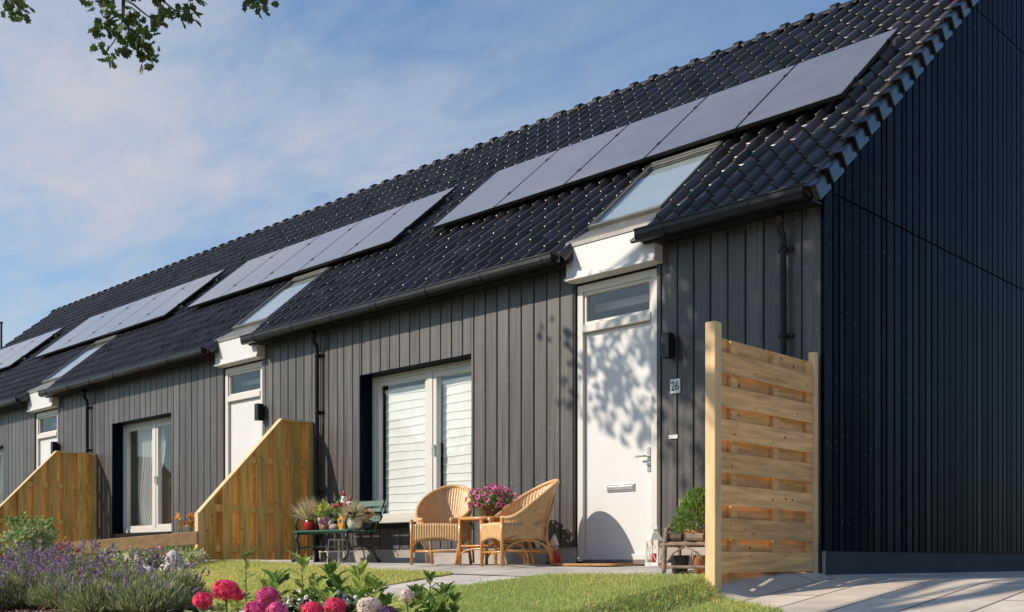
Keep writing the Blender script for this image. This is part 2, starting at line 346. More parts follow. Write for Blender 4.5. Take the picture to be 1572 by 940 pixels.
# ------------------------------------------------------------------ leaf scattering
def nrm(a): return a / np.maximum(np.linalg.norm(a, axis=-1, keepdims=True), 1e-9)
LEAF = {
 'oval': (np.array([[0,0,0],[.32,.5,.06],[0,1,-.05],[-.32,.5,.06]]), [(0,1,2),(0,2,3)]),
 'long': (np.array([[0,0,0],[.16,.35,.05],[.12,.7,.02],[0,1,-.12],[-.12,.7,.02],[-.16,.35,.05],[0,.45,0]]), [(0,1,6),(1,2,6),(2,3,6),(3,4,6),(4,5,6),(5,0,6)]),
 'blade': (np.array([[-.5,0,0],[.5,0,0],[.35,.55,.06],[0,1,.22],[-.35,.55,.06]]), [(0,1,2,4),(4,2,3)]),
 'oak': (np.array([[0,0,0],[.10,.18,.01],[.22,.24,.04],[.15,.38,.02],[.34,.50,.06],[.21,.60,.02],[.30,.78,.04],[.13,.82,.0],[0,1,-.06],[-.13,.82,0],[-.30,.78,.04],[-.21,.60,.02],[-.34,.50,.06],[-.15,.38,.02],[-.22,.24,.04],[-.10,.18,.01]]),
        [(0,1,3,5,7,8),(1,2,3),(3,4,5),(5,6,7),(8,9,11,13,15,0),(9,10,11),(11,12,13),(13,14,15)]),
 'petal4': (np.array([[0,0,0],[.5,.12,.12],[.52,.52,.1],[.12,.5,.12],[-.12,.5,.12],[-.52,.52,.1],[-.5,.12,.12],[-.5,-.12,.12],[-.52,-.52,.1],[-.12,-.5,.12],[.12,-.5,.12],[.52,-.52,.1],[.5,-.12,.12]]),
        [(0,1,2,3),(0,4,5,6),(0,7,8,9),(0,10,11,12)]),
 'disc': (np.array([[0,0,-.25]]+[[.5*math.cos(k*math.pi/4)*(1 if k%2 else .88),.5*math.sin(k*math.pi/4)*(1 if k%2 else .88),.05] for k in range(8)]), [(0,1+k,1+(k+1)%8) for k in range(8)]),
 'spike': (np.array([[0,0,0],[.5,.35,0],[0,1,0],[-.5,.35,0],[0,.35,.5],[0,.35,-.5]]), [(0,1,2,3),(0,4,2,5)]),
}
def scatter(mb, shape, P, D, size, width=1.0, roll=None, m=0, UP=None):
    """P points, D growth directions (leaf y axis); random roll about it unless UP given (leaf z axis)."""
    T, F = LEAF[shape]
    P = np.asarray(P, float); D = nrm(np.asarray(D, float)); n = len(P)
    if n == 0: return
    a = UP if UP is not None else rng.normal(size=(n, 3))
    X = nrm(np.cross(D, a)); Z = np.cross(X, D)
    size = np.broadcast_to(np.asarray(size, float), (n,)); width = np.broadcast_to(np.asarray(width, float), (n,))
    V = (P[:, None, :] + (T[None, :, 0:1] * X[:, None, :] * width[:, None, None] + T[None, :, 1:2] * D[:, None, :] + T[None, :, 2:3] * Z[:, None, :]) * size[:, None, None])
    k = len(T); base = mb.n
    mb.v.append(V.reshape(-1, 3)); mb.n += n * k
    for i in range(n):
        o = base + i * k
        for f in F: mb.f.append(tuple(o + j for j in f)); mb.m.append(m)

def rdir(n, up=0.0):
    d = rng.normal(size=(n, 3)); d = nrm(d); d[:, 2] += up
    return nrm(d)

# ------------------------------------------------------------------ terrain
XK = [-40, -12.2, -7.8, -6.5, -4.62, -4.40, 12]
Z0 = [0.0, 0.0, -.030, -.04, -.06, -.13, -.13]
Y0 = [6.9, 6.9, 7.65, 7.7, 7.5, 8.2, 8.2]
def g(x, y):
    x = np.asarray(x, float); y = np.asarray(y, float)
    z0 = np.interp(x, XK, Z0); y0 = np.interp(x, XK, Y0)
    w = 0.12
    t = (y0 - y) / w
    sp = w * (np.maximum(t, 0) + np.log1p(np.exp(-np.abs(t))))
    return z0 - np.minimum(0.118 * sp, 1.02)
def gz(x, y): return float(g(x, y))

def in_poly(px, py, poly):
    inside = np.zeros(px.shape, bool); n = len(poly); j = n - 1
    for i in range(n):
        xi, yi = poly[i]; xj, yj = poly[j]
        c = ((yi > py) != (yj > py)) & (px < (xj - xi) * (py - yi) / (yj - yi + 1e-12) + xi)
        inside ^= c; j = i
    return inside

def np_obj(name, V, F, m, origin=(0, 0, 0)):
    me = bpy.data.meshes.new(name); V = np.asarray(V, float) - np.array(origin)
    me.from_pydata(V.tolist(), [], F.tolist() if hasattr(F, 'tolist') else F); me.materials.append(m); me.update()
    o = bpy.data.objects.new(name, me); o.location = origin; COL.objects.link(o); return o

def sheet(name, poly, off, m, cell=0.1, kind='structure', skirt=0.0, rough=0.0):
    """a sheet following the terrain inside a polygon; each border vertex snapped onto the outline"""
    P = np.array(poly); x0, y0 = P.min(0); x1, y1 = P.max(0)
    bm = bmesh.new()
    vs = [bm.verts.new((x, y, 0)) for x, y in poly]; bm.faces.new(vs)
    for ax, a, b in ((0, x0, x1), (1, y0, y1)):
        k = a + cell
        while k < b - 1e-4:
            no = (1, 0, 0) if ax == 0 else (0, 1, 0); co = (k, 0, 0) if ax == 0 else (0, k, 0)
            bmesh.ops.bisect_plane(bm, geom=bm.verts[:] + bm.edges[:] + bm.faces[:], plane_co=co, plane_no=no)
            k += cell
    for v in bm.verts:
        v.co.z = gz(v.co.x, v.co.y) + off + (random.uniform(-rough, rough) if rough else 0)
    if skirt:
        be = [e for e in bm.edges if e.is_boundary]
        r = bmesh.ops.extrude_edge_only(bm, edges=be)
        for v in r['geom']:
            if isinstance(v, bmesh.types.BMVert): v.co.z -= skirt
    bmesh.ops.recalc_face_normals(bm, faces=bm.faces[:])
    up = sum(f.normal.z * f.calc_area() for f in bm.faces)
    if up < 0: bmesh.ops.reverse_faces(bm, faces=bm.faces[:])
    me = bpy.data.meshes.new(name); bm.to_mesh(me); bm.free(); me.materials.append(m)
    for p in me.polygons: p.use_smooth = not skirt
    o = bpy.data.objects.new(name, me); COL.objects.link(o)
    o['kind'] = kind
    return o

# one ground sheet out to the horizon
xs = np.concatenate([[-900, -400, -150, -80], np.arange(-45, 16, 1.0), [25, 50, 120, 400, 900]])
ys = np.concatenate([[-900, -400, -120, -60, -30, -15], np.arange(-8, 20, 0.5), [25, 40, 80, 200, 500, 900]])
GX, GY = np.meshgrid(xs, ys, indexing='ij')
GZ = g(GX, GY) - 0.09
V = np.stack([GX, GY, GZ], -1).reshape(-1, 3); ny = len(ys)
idx = np.arange(len(xs) * ny).reshape(len(xs), ny)
F = np.stack([idx[:-1, :-1], idx[1:, :-1], idx[1:, 1:], idx[:-1, 1:]], -1).reshape(-1, 4)
tag(np_obj('ground', V, F, M['ground']), 'rough sloping ground beneath the gardens', 'ground', kind='structure')

LAWN_L = [(-15.2, 4.9), (-7.56, 4.7), (-7.54, 6.94), (-11.86, 7.08), (-11.86, 7.05), (-11.98, 7.05), (-11.98, 6.2), (-15.2, 6.2)]
LAWN_R = [(-6.62, 4.55), (-3.66, 4.55), (-3.64, 5.7), (-3.72, 6.42), (-4.48, 6.82), (-4.66, 6.90), (-6.34, 6.92), (-6.61, 5.86)]
PATH = [(-7.55, -1.0), (-6.63, -1.0), (-6.63, 5.86), (-6.35, 6.93), (-7.55, 6.93)]
PATIO = [(-30.6, 7.10), (-11.86, 7.10), (-7.54, 6.96), (-6.35, 6.94), (-4.66, 6.92), (-4.66, 8.41), (-30.6, 8.41)]
DRIVE = [(-4.65, 6.80), (-3.69, 6.44), (-3.62, 5.7), (-3.6, -1.0), (9, -1.0), (9, 22), (-4.46, 22), (-4.46, 8.42), (-4.65, 8.42)]
BED_L = [(-15.2, 0.5), (-7.57, 0.5), (-7.57, 4.69), (-15.2, 4.88)]
BED_R = [(-6.61, 0.5), (-3.64, 0.5), (-3.64, 4.54), (-6.61, 4.54)]
tag(sheet('patio', PATIO, -0.004, M['patio'], 0.35), 'narrow strip of pale concrete slabs along the house fronts', 'patio')
tag(sheet('garden_path', PATH, -0.008, M['path'], 0.25), 'pale concrete garden path between the two lawns', 'path')
tag(sheet('driveway', DRIVE, -0.004, M['drive'], 0.3), 'concrete slab driveway beside the dark gable', 'driveway')
tag(sheet('street', [(-60, -14), (20, -14), (20, -1.05), (-60, -1.05)], -0.02, M['asphalt'], 2.0), 'asphalt street in front of the gardens', 'street')
tag(sheet('lawn_soil', LAWN_L, 0.004, M['lawn'], 0.12, skirt=0.07, rough=0.006), 'left lawn ground between path and wooden wing screen', 'lawn')
tag(sheet('lawn_soil', LAWN_R, 0.004, M['lawn'], 0.12, skirt=0.07, rough=0.006), 'right lawn ground between path and driveway', 'lawn')
tag(sheet('flower_bed', BED_L, -0.01, M['soil'], 0.12, rough=0.02), 'brown mulch bed under the lavender', 'flower bed')
tag(sheet('flower_bed', BED_R, -0.01, M['soil'], 0.12, rough=0.02), 'brown mulch bed under the hydrangeas', 'flower bed')

def patchy(x, y):
    v = np.zeros(len(x))
    for f, a in ((.9, 1.0), (2.1, .7), (4.7, .5), (9.3, .35)):
        q, r_, t_ = rng.uniform(0, 6.28, 3); c_, s_ = math.cos(t_), math.sin(t_)
        v += a * np.sin(f * (x * c_ + y * s_) + q + 1.5 * np.sin(f * .7 * (y * c_ - x * s_) + r_))
    return v / 1.6

def grass(name, poly, n, label, mats, dry, hmin=.020, hmax=.048):
    P = np.array(poly); x0, y0 = P.min(0); x1, y1 = P.max(0)
    p = rng.uniform((x0, y0), (x1, y1), size=(n, 2))
    p = p[in_poly(p[:, 0], p[:, 1], poly)]
    p = p + rng.normal(0, .012, p.shape)                 # blades creep over the border
    v = patchy(p[:, 0], p[:, 1]); u = patchy(p[:, 0], p[:, 1])
    keep = rng.random(len(p)) < np.clip(1.05 - .35 * np.maximum(u - .7, 0) * 2, .35, 1); p = p[keep]; v = v[keep]; u = u[keep]
    z = g(p[:, 0], p[:, 1]) + 0.002; k = len(p)
    d = np.stack([rng.normal(0, .6, k), rng.normal(0, .6, k), np.ones(k)], 1)
    h = rng.uniform(hmin, hmax, k) * (1.0 + .28 * np.clip(v, -1, 1)) * np.where(rng.random(k) < .03, 1.7, 1.0)
    w = 0.0046 / h * rng.uniform(.7, 1.5, k)
    isdry = rng.random(k) < np.clip(dry + .33 * u, .04, .96)
    Q = np.column_stack([p, z]); mb = MB()
    for m_, sel in ((0, ~isdry), (1, isdry)): scatter(mb, 'blade', Q[sel], d[sel], h[sel], w[sel], m=m_)
    o = mb.build(name, mats, origin=(float(P[:, 0].mean()), float(P[:, 1].mean()), float(z.mean())))
    return tag(o, label, 'grass', kind='stuff')

# ------------------------------------------------------------------ houses
PITCH = 6.88
RX = [-4.47, -11.35, -18.23, -25.11]; LX = [-11.35, -18.23, -25.11, -30.6]
YF, YR, YB = 8.40, 12.78, 17.16
SL = 0.864
def rz_(y): return 3.14 + SL * (y - 8.23)
CSL = 1 / math.sqrt(1 + SL * SL); SSL = SL * CSL
YE = 8.13                                  # tile edge at the eaves
CW = PITCH / 33; ROWS = 20; GA = (YR - YE) / CSL / ROWS

def roof_pt(x, s, h):                      # s along the slope from the eaves, h above the tile plane
    return (x, YE + s * CSL - h * SSL, rz_(YE) + s * SSL + h * CSL)
PROF = [(0.0, .0), (.035, .026), (.08, .054), (.13, .068), (.18, .070), (.23, .056), (.28, .028), (.33, .005), (.60, -.004), (.85, -.003), (1.0, .0)]
def tiles(x_right, cols, skip, x_min):
    mb = MB()
    for r in range(ROWS):
        s0 = r * GA; s1 = s0 + GA + 0.05
        if r == ROWS - 1: s1 = s0 + GA
        for c in range(cols):
            if skip(r, c): continue
            xa = x_right - (c + 1) * CW
            if xa < x_min - 1e-3: continue
            j = rng.normal(0, .0026, 3); gl = .006 + abs(rng.normal(0, .0015))
            v = []
            for p, h in PROF:
                x = xa + (1 - p) * CW
                v.append(roof_pt(x, s0 + .004 + j[2], h - .024))
                v.append(roof_pt(x, s0 + j[2], h + .006 + j[0]))
                v.append(roof_pt(x, s0 + gl + j[2], h + .013 + j[0]))
                v.append(roof_pt(x, s1, h - .018 + j[1]))
            f = []
            for i in range(len(PROF) - 1):
                for q in range(3):
                    a = i * 4 + q; f.append((a, a + 4, a + 5, a + 1)[::-1])
            f.append((0, 1, 2, 3)); k = (len(PROF) - 1) * 4; f.append((k + 3, k + 2, k + 1, k))
            mb.add(v, f)
    return mb

def boards_front(mb, xr, xl, openings, zb, zt, y=YF, w=0.1865, nails=True):
    x = xr; rows = [.32, .86, 1.42, 1.98, 2.52, 2.95]
    while x > xl + 0.01:
        b = x - 0.006; a = max(x - w + 0.006, xl + 0.003)
        cuts = sorted({a, b, *[o[0] for o in openings if a < o[0] < b], *[o[1] for o in openings if a < o[1] < b]})
        dy = random.uniform(-.0015, .0015)
        for u0, u1 in zip(cuts[:-1], cuts[1:]):
            if u1 - u0 < 0.012: continue
            mid = (u0 + u1) / 2; ivs = [(zb, zt)]
            for (o0, o1, p0, p1) in openings:
                if o0 < mid < o1:
                    nv = []
                    for (q0, q1) in ivs:
                        if p0 > q0: nv.append((q0, min(q1, p0)))
                        if p1 < q1: nv.append((max(q0, p1), q1))
                    ivs = [(q0, q1) for q0, q1 in nv if q1 - q0 > .01]
            for q0, q1 in ivs:
                ch = min(.006, (u1 - u0) / 4)
                mb.add([(u0, y+.024, q0), (u0, y+.006+dy, q0), (u0+ch, y+dy, q0), (u1-ch, y+dy, q0), (u1, y+.006+dy, q0), (u1, y+.024, q0),
                        (u0, y+.024, q1), (u0, y+.006+dy, q1), (u0+ch, y+dy, q1), (u1-ch, y+dy, q1), (u1, y+.006+dy, q1), (u1, y+.024, q1)],
                       [(0,1,7,6),(1,2,8,7),(2,3,9,8),(3,4,10,9),(4,5,11,10),(0,5,4,3,2,1),(6,7,8,9,10,11)], 0)
                if nails and u1 - u0 > .1:
                    for zr in rows:
                        if q0 + .05 < zr < q1 - .05:
                            for nx in (u0 + .035, u1 - .035):
                                if random.random() < .3: continue
                                disc(mb, (nx + random.uniform(-.006, .006), y + dy - .0015, zr + random.uniform(-.03, .03)), (0, -1, 0), .0048, 1)
        x -= w

def disc(mb, c, nv, r, m, k=6):
    n_ = Vector(nv); a = n_.orthogonal().normalized(); b = n_.cross(a)
    c = Vector(c)
    mb.add([tuple(c + n_ * .002)] + [tuple(c + (a*math.cos(2*math.pi*i/k) + b*math.sin(2*math.pi*i/k))*r) for i in range(k)], [(0, 1+i, 1+(i+1) % k) for i in range(k)], m)

HOUSE_LABELS = ['dark timber end house numbered 26 with blue-black gable and rattan chairs in front',
                'terraced house second from the dark gable, white sheer curtains in its window',
                'terraced house third from the dark gable, its white door behind the farther wing screen',
                'farthest terraced house, only its tiled roof and solar panels in view']

def text_mesh(s, size, name):
    cu = bpy.data.curves.new(name, 'FONT'); cu.body = s; cu.size = size; cu.align_x = 'CENTER'; cu.align_y = 'CENTER'; cu.extrude = 0.001
    o = bpy.data.objects.new(name, cu); COL.objects.link(o)
    dg = bpy.context.evaluated_depsgraph_get(); dg.update()
    me = bpy.data.meshes.new_from_object(o.evaluated_get(dg)); bpy.data.objects.remove(o); return me

def frame(mb, x0, x1, z0, z1, y0, y1, w, m=0):
    mb.box(x0, x0 + w, y0, y1, z0, z1, m); mb.box(x1 - w, x1, y0, y1, z0, z1, m)
    mb.box(x0 + w, x1 - w, y0, y1, z0, z0 + w, m); mb.box(x0 + w, x1 - w, y0, y1, z1 - w, z1, m)

def house(i):
    xr, xl = RX[i], LX[i]
    h = empty('terraced_house', ((xr + xl) / 2, YF, 0), HOUSE_LABELS[i], 'house', 'terraced houses in the row')
    dl, dr = xr - 2.795, xr - 1.775               # door frame
    wl, wr, wz0, wz1 = xr - 6.41, xr - 4.36, .485, 2.36
    if i == 3: wl, wr = xr - 5.2, xr - 3.3
    ops = [(dl - .012, dr + .012, -1, 4), (wl, wr, wz0 - .05, wz1)]
    # cladding with its nails
    mb = MB(); boards_front(mb, xr - (.0 if i else .028), xl, ops, .15, 3.12); mb.build('facade_cladding', [M['clad'], M['nail']], h)
    # wall behind it, in pieces round the openings
    mb = MB(); ya, yb = YF + .026, YF + .30
    mb.box(xl, wl, ya, yb, -.25, 3.1); mb.box(wr, dl, ya, yb, -.25, 3.1); mb.box(dr, xr - .03, ya, yb, -.25, 3.1)
    mb.box(wl, wr, ya, yb, -.25, wz0 - .06); mb.box(wl, wr, ya, yb, wz1 + .0, 3.1); mb.box(dl, dr, ya, yb, 2.86, 3.1)
    mb.box(dl, dr, YF + .12, yb, -.25, -.012)
    mb.build('wall', M['backing'], h)
    mb = MB()
    for a, b in ((xl, dl - .005), (dr + .005, xr - .002)): mb.box(a, b, YF + .012, YF + .025, -.3, .147)
    mb.build('plinth', M['concrete'], h)
    # inner room surfaces, rear and party walls
    mb = MB()
    mb.box(xl + .002, xr - .032, YB - .3, YB, -.3, 3.1); mb.box(xl + .002, xl + .1, yb, YB - .3, -.3, 3.3); mb.box(xr - .14, xr - .034, yb, YB - .3, -.3, 3.3)
    mb.box(xl + .1, xr - .14, yb, YB - .3, -.2, -.05); mb.box(xl + .1, xr - .14, yb + .01, YB - .3, 2.62, 2.7)
    mb.box(xl + .1, xr - .14, yb + 3.2, yb + 3.3, -.05, 2.6)
    mb.build('inner_wall', M['interior'], h)
    # window lined with a dark reveal
    w = MB(); fy0, fy1 = YF + .185, YF + .26
    frame(w, wl + .02, wr - .005, wz0, wz1 - .012, fy0, fy1, .065)
    mid = wl + .55 * (wr - wl)
    w.box(mid - .05, mid + .05, fy0 + .001, fy1, wz0 + .065, wz1 - .077)
    frame(w, wl + .087, mid - .052, wz0 + .067, wz1 - .079, fy0 + .018, fy1 + .01, .05); frame(w, mid + .052, wr - .072, wz0 + .067, wz1 - .079, fy0 + .012, fy1 + .01, .06)
    wo = w.build('window', M['cream'], h, bevel=.004)
    for a, b in ((wl + .137, mid - .10), (mid + .11, wr - .13)):
        p = MB(); p.box(a - .01, b + .01, fy0 + .04, fy0 + .046, wz0 + .11, wz1 - .12); p.build('pane', M['glass'], wo)
    s = MB(); s.prism_x([(fy0 + .01, wz0 - .035), (fy0 + .01, wz0 - .004), (YF - .05, wz0 - .02), (YF - .05, wz0 - .085), (YF - .04, wz0 - .085)][::-1], wl + .003, wr - .003); s.build('sill', M['black'], wo)
    hd = MB(); hd.box(mid + .075, mid + .093, fy0 - .002, fy0 + .012, wz0 + .78, wz0 + .92); hd.box(mid + .078, mid + .090, fy0 - .03, fy0 - .002, wz0 + .90, wz0 + .915); hd.box(mid + .078, mid + .090, fy0 - .038, fy0 - .028, wz0 + .80, wz0 + .915)
    hd.build('handle', M['steel'], wo)
    rv = MB(); rv.box(wl - .002, wl + .018, YF - .002, fy0 - .002, wz0 - .05, wz1); rv.box(wr - .004, wr + .014, YF + .026, fy1, wz0 - .05, wz1); rv.box(wl + .018, wr - .004, YF + .004, fy0 - .002, wz1 - .010, wz1 + .008)
    rv.build('window_reveal', M['gable'], h)
    # front door
    df = MB(); y0, y1 = YF + .028, YF + .11
    frame(df, dl, dr, .0, 2.845, y0, y1, .075)
    df.box(dl + .075, dr - .075, y0 - .012, y1, 2.352, 2.432)
    fo = df.build('door_frame', M['cream'], h, bevel=.004)
    gb = MB(); frame(gb, dl + .077, dr - .077, 2.434, 2.768, y0 + .02, y1, .03); gb.build('glazing_bead', M['cream'], fo)
    p = MB(); p.box(dl + .1, dr - .1, y0 + .05, y0 + .056, 2.46, 2.745); p.build('transom_pane', M['glass'], fo)
    d = MB(); d.box(dl + .079, dr - .079, y0 + .040, y0 + .085, .022, 2.348); do = d.build('door', M['white'], h, bevel=.003)
    d = MB(); d.box(dl + .079, dr - .079, y0 - .008, y1, -.03, .018); d.build('threshold', M['grey_metal'], fo)
    sl = MB(); sl.box(dl + .37, dl + .72, y0 + .028, y0 + .039, .70, .775); sl.box(dl + .39, dl + .70, y0 + .022, y0 + .028, .715, .755); sl.build('letter_slot', M['steel'], do, bevel=.003)
    hd = MB(); hx = dr - .125
    hd.box(hx - .018, hx + .018, y0 + .030, y0 + .039, .88, 1.12); hd.tube([(hx, y0 + .03, 1.03), (hx, y0 - .012, 1.03), (hx - .02, y0 - .022, 1.03), (hx - .12, y0 - .022, 1.03)], .010, 8); hd.lathe([(.0, -.0), (.02, 0), (.02, .02), (0, .02)], (hx, y0 + .02, .94), 10)
    hd.build('handle', M['steel'], do, smooth=False)
    # white panel over the door, flashing, roof window
    px0, px1 = dl - .015, dr + .085
    wp = MB(); wp.prism_x([(8.27, 2.90), (8.46, 2.90), (8.56, 3.10), (8.56, 3.30), (8.27, 3.245)], px0, px1)
    wp.box(px0 - .018, px1 + .003, 8.255, 8.43, 2.868, 2.898); wp.build('door_hood', M['white'], h, bevel=.004)
    x1, x0 = xr - 1.765, xr - 2.71
    fl = MB(); fl.hexa([(px0 + .002, 8.263, 3.247), (px1 - .002, 8.263, 3.247), (x1, 8.545, rz_(8.545) - .02), (x0, 8.545, rz_(8.545) - .02),
                        (px0 + .002, 8.261, 3.262), (px1 - .002, 8.261, 3.262), (x1, 8.52, rz_(8.52) + .035), (x0, 8.52, rz_(8.52) + .035)])
    fl.box(px0 + .002, px1 - .002, 8.259, 8.267, 3.205, 3.246)
    sa, sb = .52, 1.98
    so_ = skylight(h, x0, x1, sa, sb); fl.build('flashing', M['grey_metal'], so_)
    # roof
    def skip(r, c): return 9 <= c <= 12 and r * GA < sb - .02
    ro = tiles(xr, 33, skip, xl).build('roof', M['tile'], h, smooth=True); ro.data.set_sharp_from_angle(angle=R(32))
    dk = MB()                                       # deck under the tiles, left open round the roof window
    def deck(xa, xb, ya_, yb_): dk.hexa([(xa, ya_, rz_(ya_) - .10), (xb, ya_, rz_(ya_) - .10), (xb, yb_, rz_(yb_) - .10), (xa, yb_, rz_(yb_) - .10), (xa, ya_, rz_(ya_) - .035), (xb, ya_, rz_(ya_) - .035), (xb, yb_, rz_(yb_) - .035), (xa, yb_, rz_(yb_) - .035)])
    deck(x1, xr - .002, 8.2, YR); deck(xl, x0, 8.2, YR); deck(x0, x1, 9.84, YR)
    dk.hexa([(xl, YR, rz_(YR) - .1), (xr - .002, YR, rz_(YR) - .1), (xr - .002, YB + .25, rz_(8.15) - .1), (xl, YB + .25, rz_(8.15) - .1), (xl, YR, rz_(YR)), (xr - .002, YR, rz_(YR)), (xr - .002, YB + .25, rz_(8.15)), (xl, YB + .25, rz_(8.15))])
    dk.build('roof_deck', M['backing'], ro)
    rg = MB(); x = xr + (.05 if i == 0 else 0)
    while x > xl + .02:
        xe = max(x - .36, xl)
        for (q0, q1, rr_) in ((x, xe, .085), (x, x - .09, .120)):
            n = 9; v = []
            for xx in (q0, q1 - (.03 if rr_ < .12 and xe > xl else 0)):
                for k in range(n):
                    a = math.pi * k / (n - 1)
                    v.append((xx, YR - math.cos(a) * rr_, rz_(YR) - .045 + math.sin(a) * rr_ * .95 + .015))
            rg.add(v, [(k, k + 1, n + k + 1, n + k)[::-1] for k in range(n - 1)] + [tuple(range(n - 1, -1, -1)), tuple(range(n, 2 * n))])
        x = xe
    rg.build('ridge', M['ridge'], ro)
    # eaves
    def gutter(a, b):
        gt = MB(); yo, yi, zt = 8.045, 8.175, 3.115
        gt.prism_x([(yi, zt), (yi, zt - .080), (yi - .03, zt - .088), (yo + .03, zt - .088), (yo + .008, zt - .072), (yo, zt - .04), (yo, zt + .002), (yo - .010, zt + .004), (yo - .010, zt + .016), (yo + .012, zt + .016), (yo + .012, zt - .068), (yi - .012, zt - .068), (yi - .012, zt)], a, b)
        gt.prism_x([(yi - .004, zt - .078), (yo + .014, zt - .066), (yo + .014, zt + .008), (yi - .004, zt + .0)], a, a + .012)
        gt.prism_x([(yi - .004, zt - .078), (yo + .014, zt - .066), (yo + .014, zt + .008), (yi - .004, zt + .0)], b - .012, b)
        x_ = a + .3
        while x_ < b - .1:
            gt.prism_x([(yi + .005, zt - .06), (yi + .005, zt - .096), (yo + .026, zt - .096), (yo + .004, zt - .080), (yo - .006, zt - .04), (yo - .006, zt - .01), (yo + .0, zt - .01), (yo + .012, zt - .076)], x_, x_ + .03); x_ += .9
        gt.build('gutter', M['black'], h)
        f_ = MB(); f_.box(a, b, 8.178, 8.200, 3.02, 3.075); f_.box(a, b, 8.202, YF - .002, 3.035, 3.05); f_.build('fascia', M['black'], h)
    gutter(xl if i < 3 else xl, dl - .03); gutter(dr + .015, xr - (.0 if i else .012))
    # downpipe with swan neck
    dx = xr - .355; dp = MB()
    dp.tube([(dx, 8.275, 3.03), (dx, 8.275, 2.92), (dx, 8.285, 2.89), (dx, 8.325, 2.84), (dx, 8.335, 2.80), (dx, 8.335, 1.0), (dx, 8.335, -.1)],   .029, 12)
    for z in (2.70, 1.95, .9): dp.tube([(dx, 8.335, z), (dx, 8.335, z + .035)], .035, 12); dp.box(dx - .07, dx + .07, 8.37, 8.398, z + .005, z + .03)
    dp.tube([(dx, 8.275, 3.03), (dx, 8.275, 2.93)], .037, 12)
    dp.build('downpipe', M['black'], h, smooth=True)
    # wall lamp
    lx = xr - 1.575 if i == 0 else xr - 1.72; lz = 1.93 if i == 0 else 1.98
    lm = MB(); lm.box(lx - .035, lx + .035, YF - .018, YF - .003, lz + .03, lz + .20); lm.box(lx - .045, lx + .045, YF - .125, YF - .028, lz, lz + .235); lm.box(lx - .02, lx + .02, YF - .029, YF - .017, lz + .08, lz + .15)
    lo = lm.build('wall_lamp', M['black'], h, bevel=.003)
    if i == 0:
        p = MB(); p.box(xr - 1.595, xr - 1.478, YF - .012, YF - .004, 1.598, 1.735); po = p.build('number_plate', M['white'], h, bevel=.002)
        me = text_mesh('26', .115, 'numerals'); me.materials.append(M['textdark'])
        t = bpy.data.objects.new('numerals', me); COL.objects.link(t); t.parent = po
        t.rotation_euler = (math.pi / 2, 0, 0); t.location = Vector((xr - 1.537, YF - .0135, 1.664)) - world_loc(po); t.scale = (.82, 1.1, 1)
        p = MB(); p.box(xr - 1.612, xr - 1.51, YF - .012, YF - .004, 1.168, 1.205); p.build('name_plate', M['white'], h)
        gable(h, xr, +1)
        vg = MB()                                  # verge tiles turned down over the gable
        for r in range(ROWS):
            s0 = r * GA + .012; s1 = s0 + GA - .004
            if r == ROWS - 1: s1 = s0 + GA
            lo_, up_ = .016, -.020
            def vb(a0, a1, b0, b1, ha, hb):       # a: lower end x0,x1; b: upper end x0,x1
                vg.hexa([roof_pt(a0, s0, ha + lo_), roof_pt(a1, s0, ha + lo_), roof_pt(b1, s1, ha + up_), roof_pt(b0, s1, ha + up_),
                         roof_pt(a0, s0, hb + lo_), roof_pt(a1, s0, hb + lo_), roof_pt(b1, s1, hb + up_), roof_pt(b0, s1, hb + up_)])
            vb(xr - .005, xr + .070, xr - .005, xr + .046, .020, .056)
            vb(xr + .030, xr + .082, xr + .018, xr + .050, -.088, .046)
        vg.build('verge', M['verge'], ro, bevel=.006)
    if i == 3: gable(h, xl, -1)
    return h

def skylight(h, x0, x1, sa, sb):
    def hx(mb, xa, xb, s0, s1, h0, h1, m=0):
        mb.hexa([roof_pt(xa, s0, h0), roof_pt(xb, s0, h0), roof_pt(xb, s1, h0), roof_pt(xa, s1, h0), roof_pt(xa, s0, h1), roof_pt(xb, s0, h1), roof_pt(xb, s1, h1), roof_pt(xa, s1, h1)], m)
    f = MB(); w = .034; t = .075
    hx(f, x0 + .012, x0 + w, sa, sb, -.06, t); hx(f, x1 - w, x1 - .012, sa, sb, -.06, t)
    hx(f, x0 + w, x1 - w, sa, sa + .05, -.06, t); hx(f, x0 + w, x1 - w, sb - .06, sb, -.06, t + .01); hx(f, x0 + .05, x1 - .05, sb - .10, sb - .065, .058, .072)
    o = f.build('skylight', M['grey_metal'], h, bevel=.004)
    p = MB(); hx(p, x0 + w + .001, x1 - w - .001, sa + .051, sb - .061, .045, .055); p.build('pane', M['skyglass'], o)
    b = MB(); hx(b, x0 + w + .001, x1 - w - .001, sa + .051, sb - .061, .015, .022); b.build('brightening_board', M['fabric'], o)  # white board added under the glass to make the pane look brighter
    e = MB(); hx(e, x1 + .0, x1 + .03, sa, sb + .02, -.02, .05); hx(e, x0 - .03, x0 - .0, sa, sb + .02, -.02, .05); hx(e, x0 - .03, x1 + .03, sb + .001, sb + .05, -.03, .05); e.build('edge_flashing', M['black'], o)
    return o

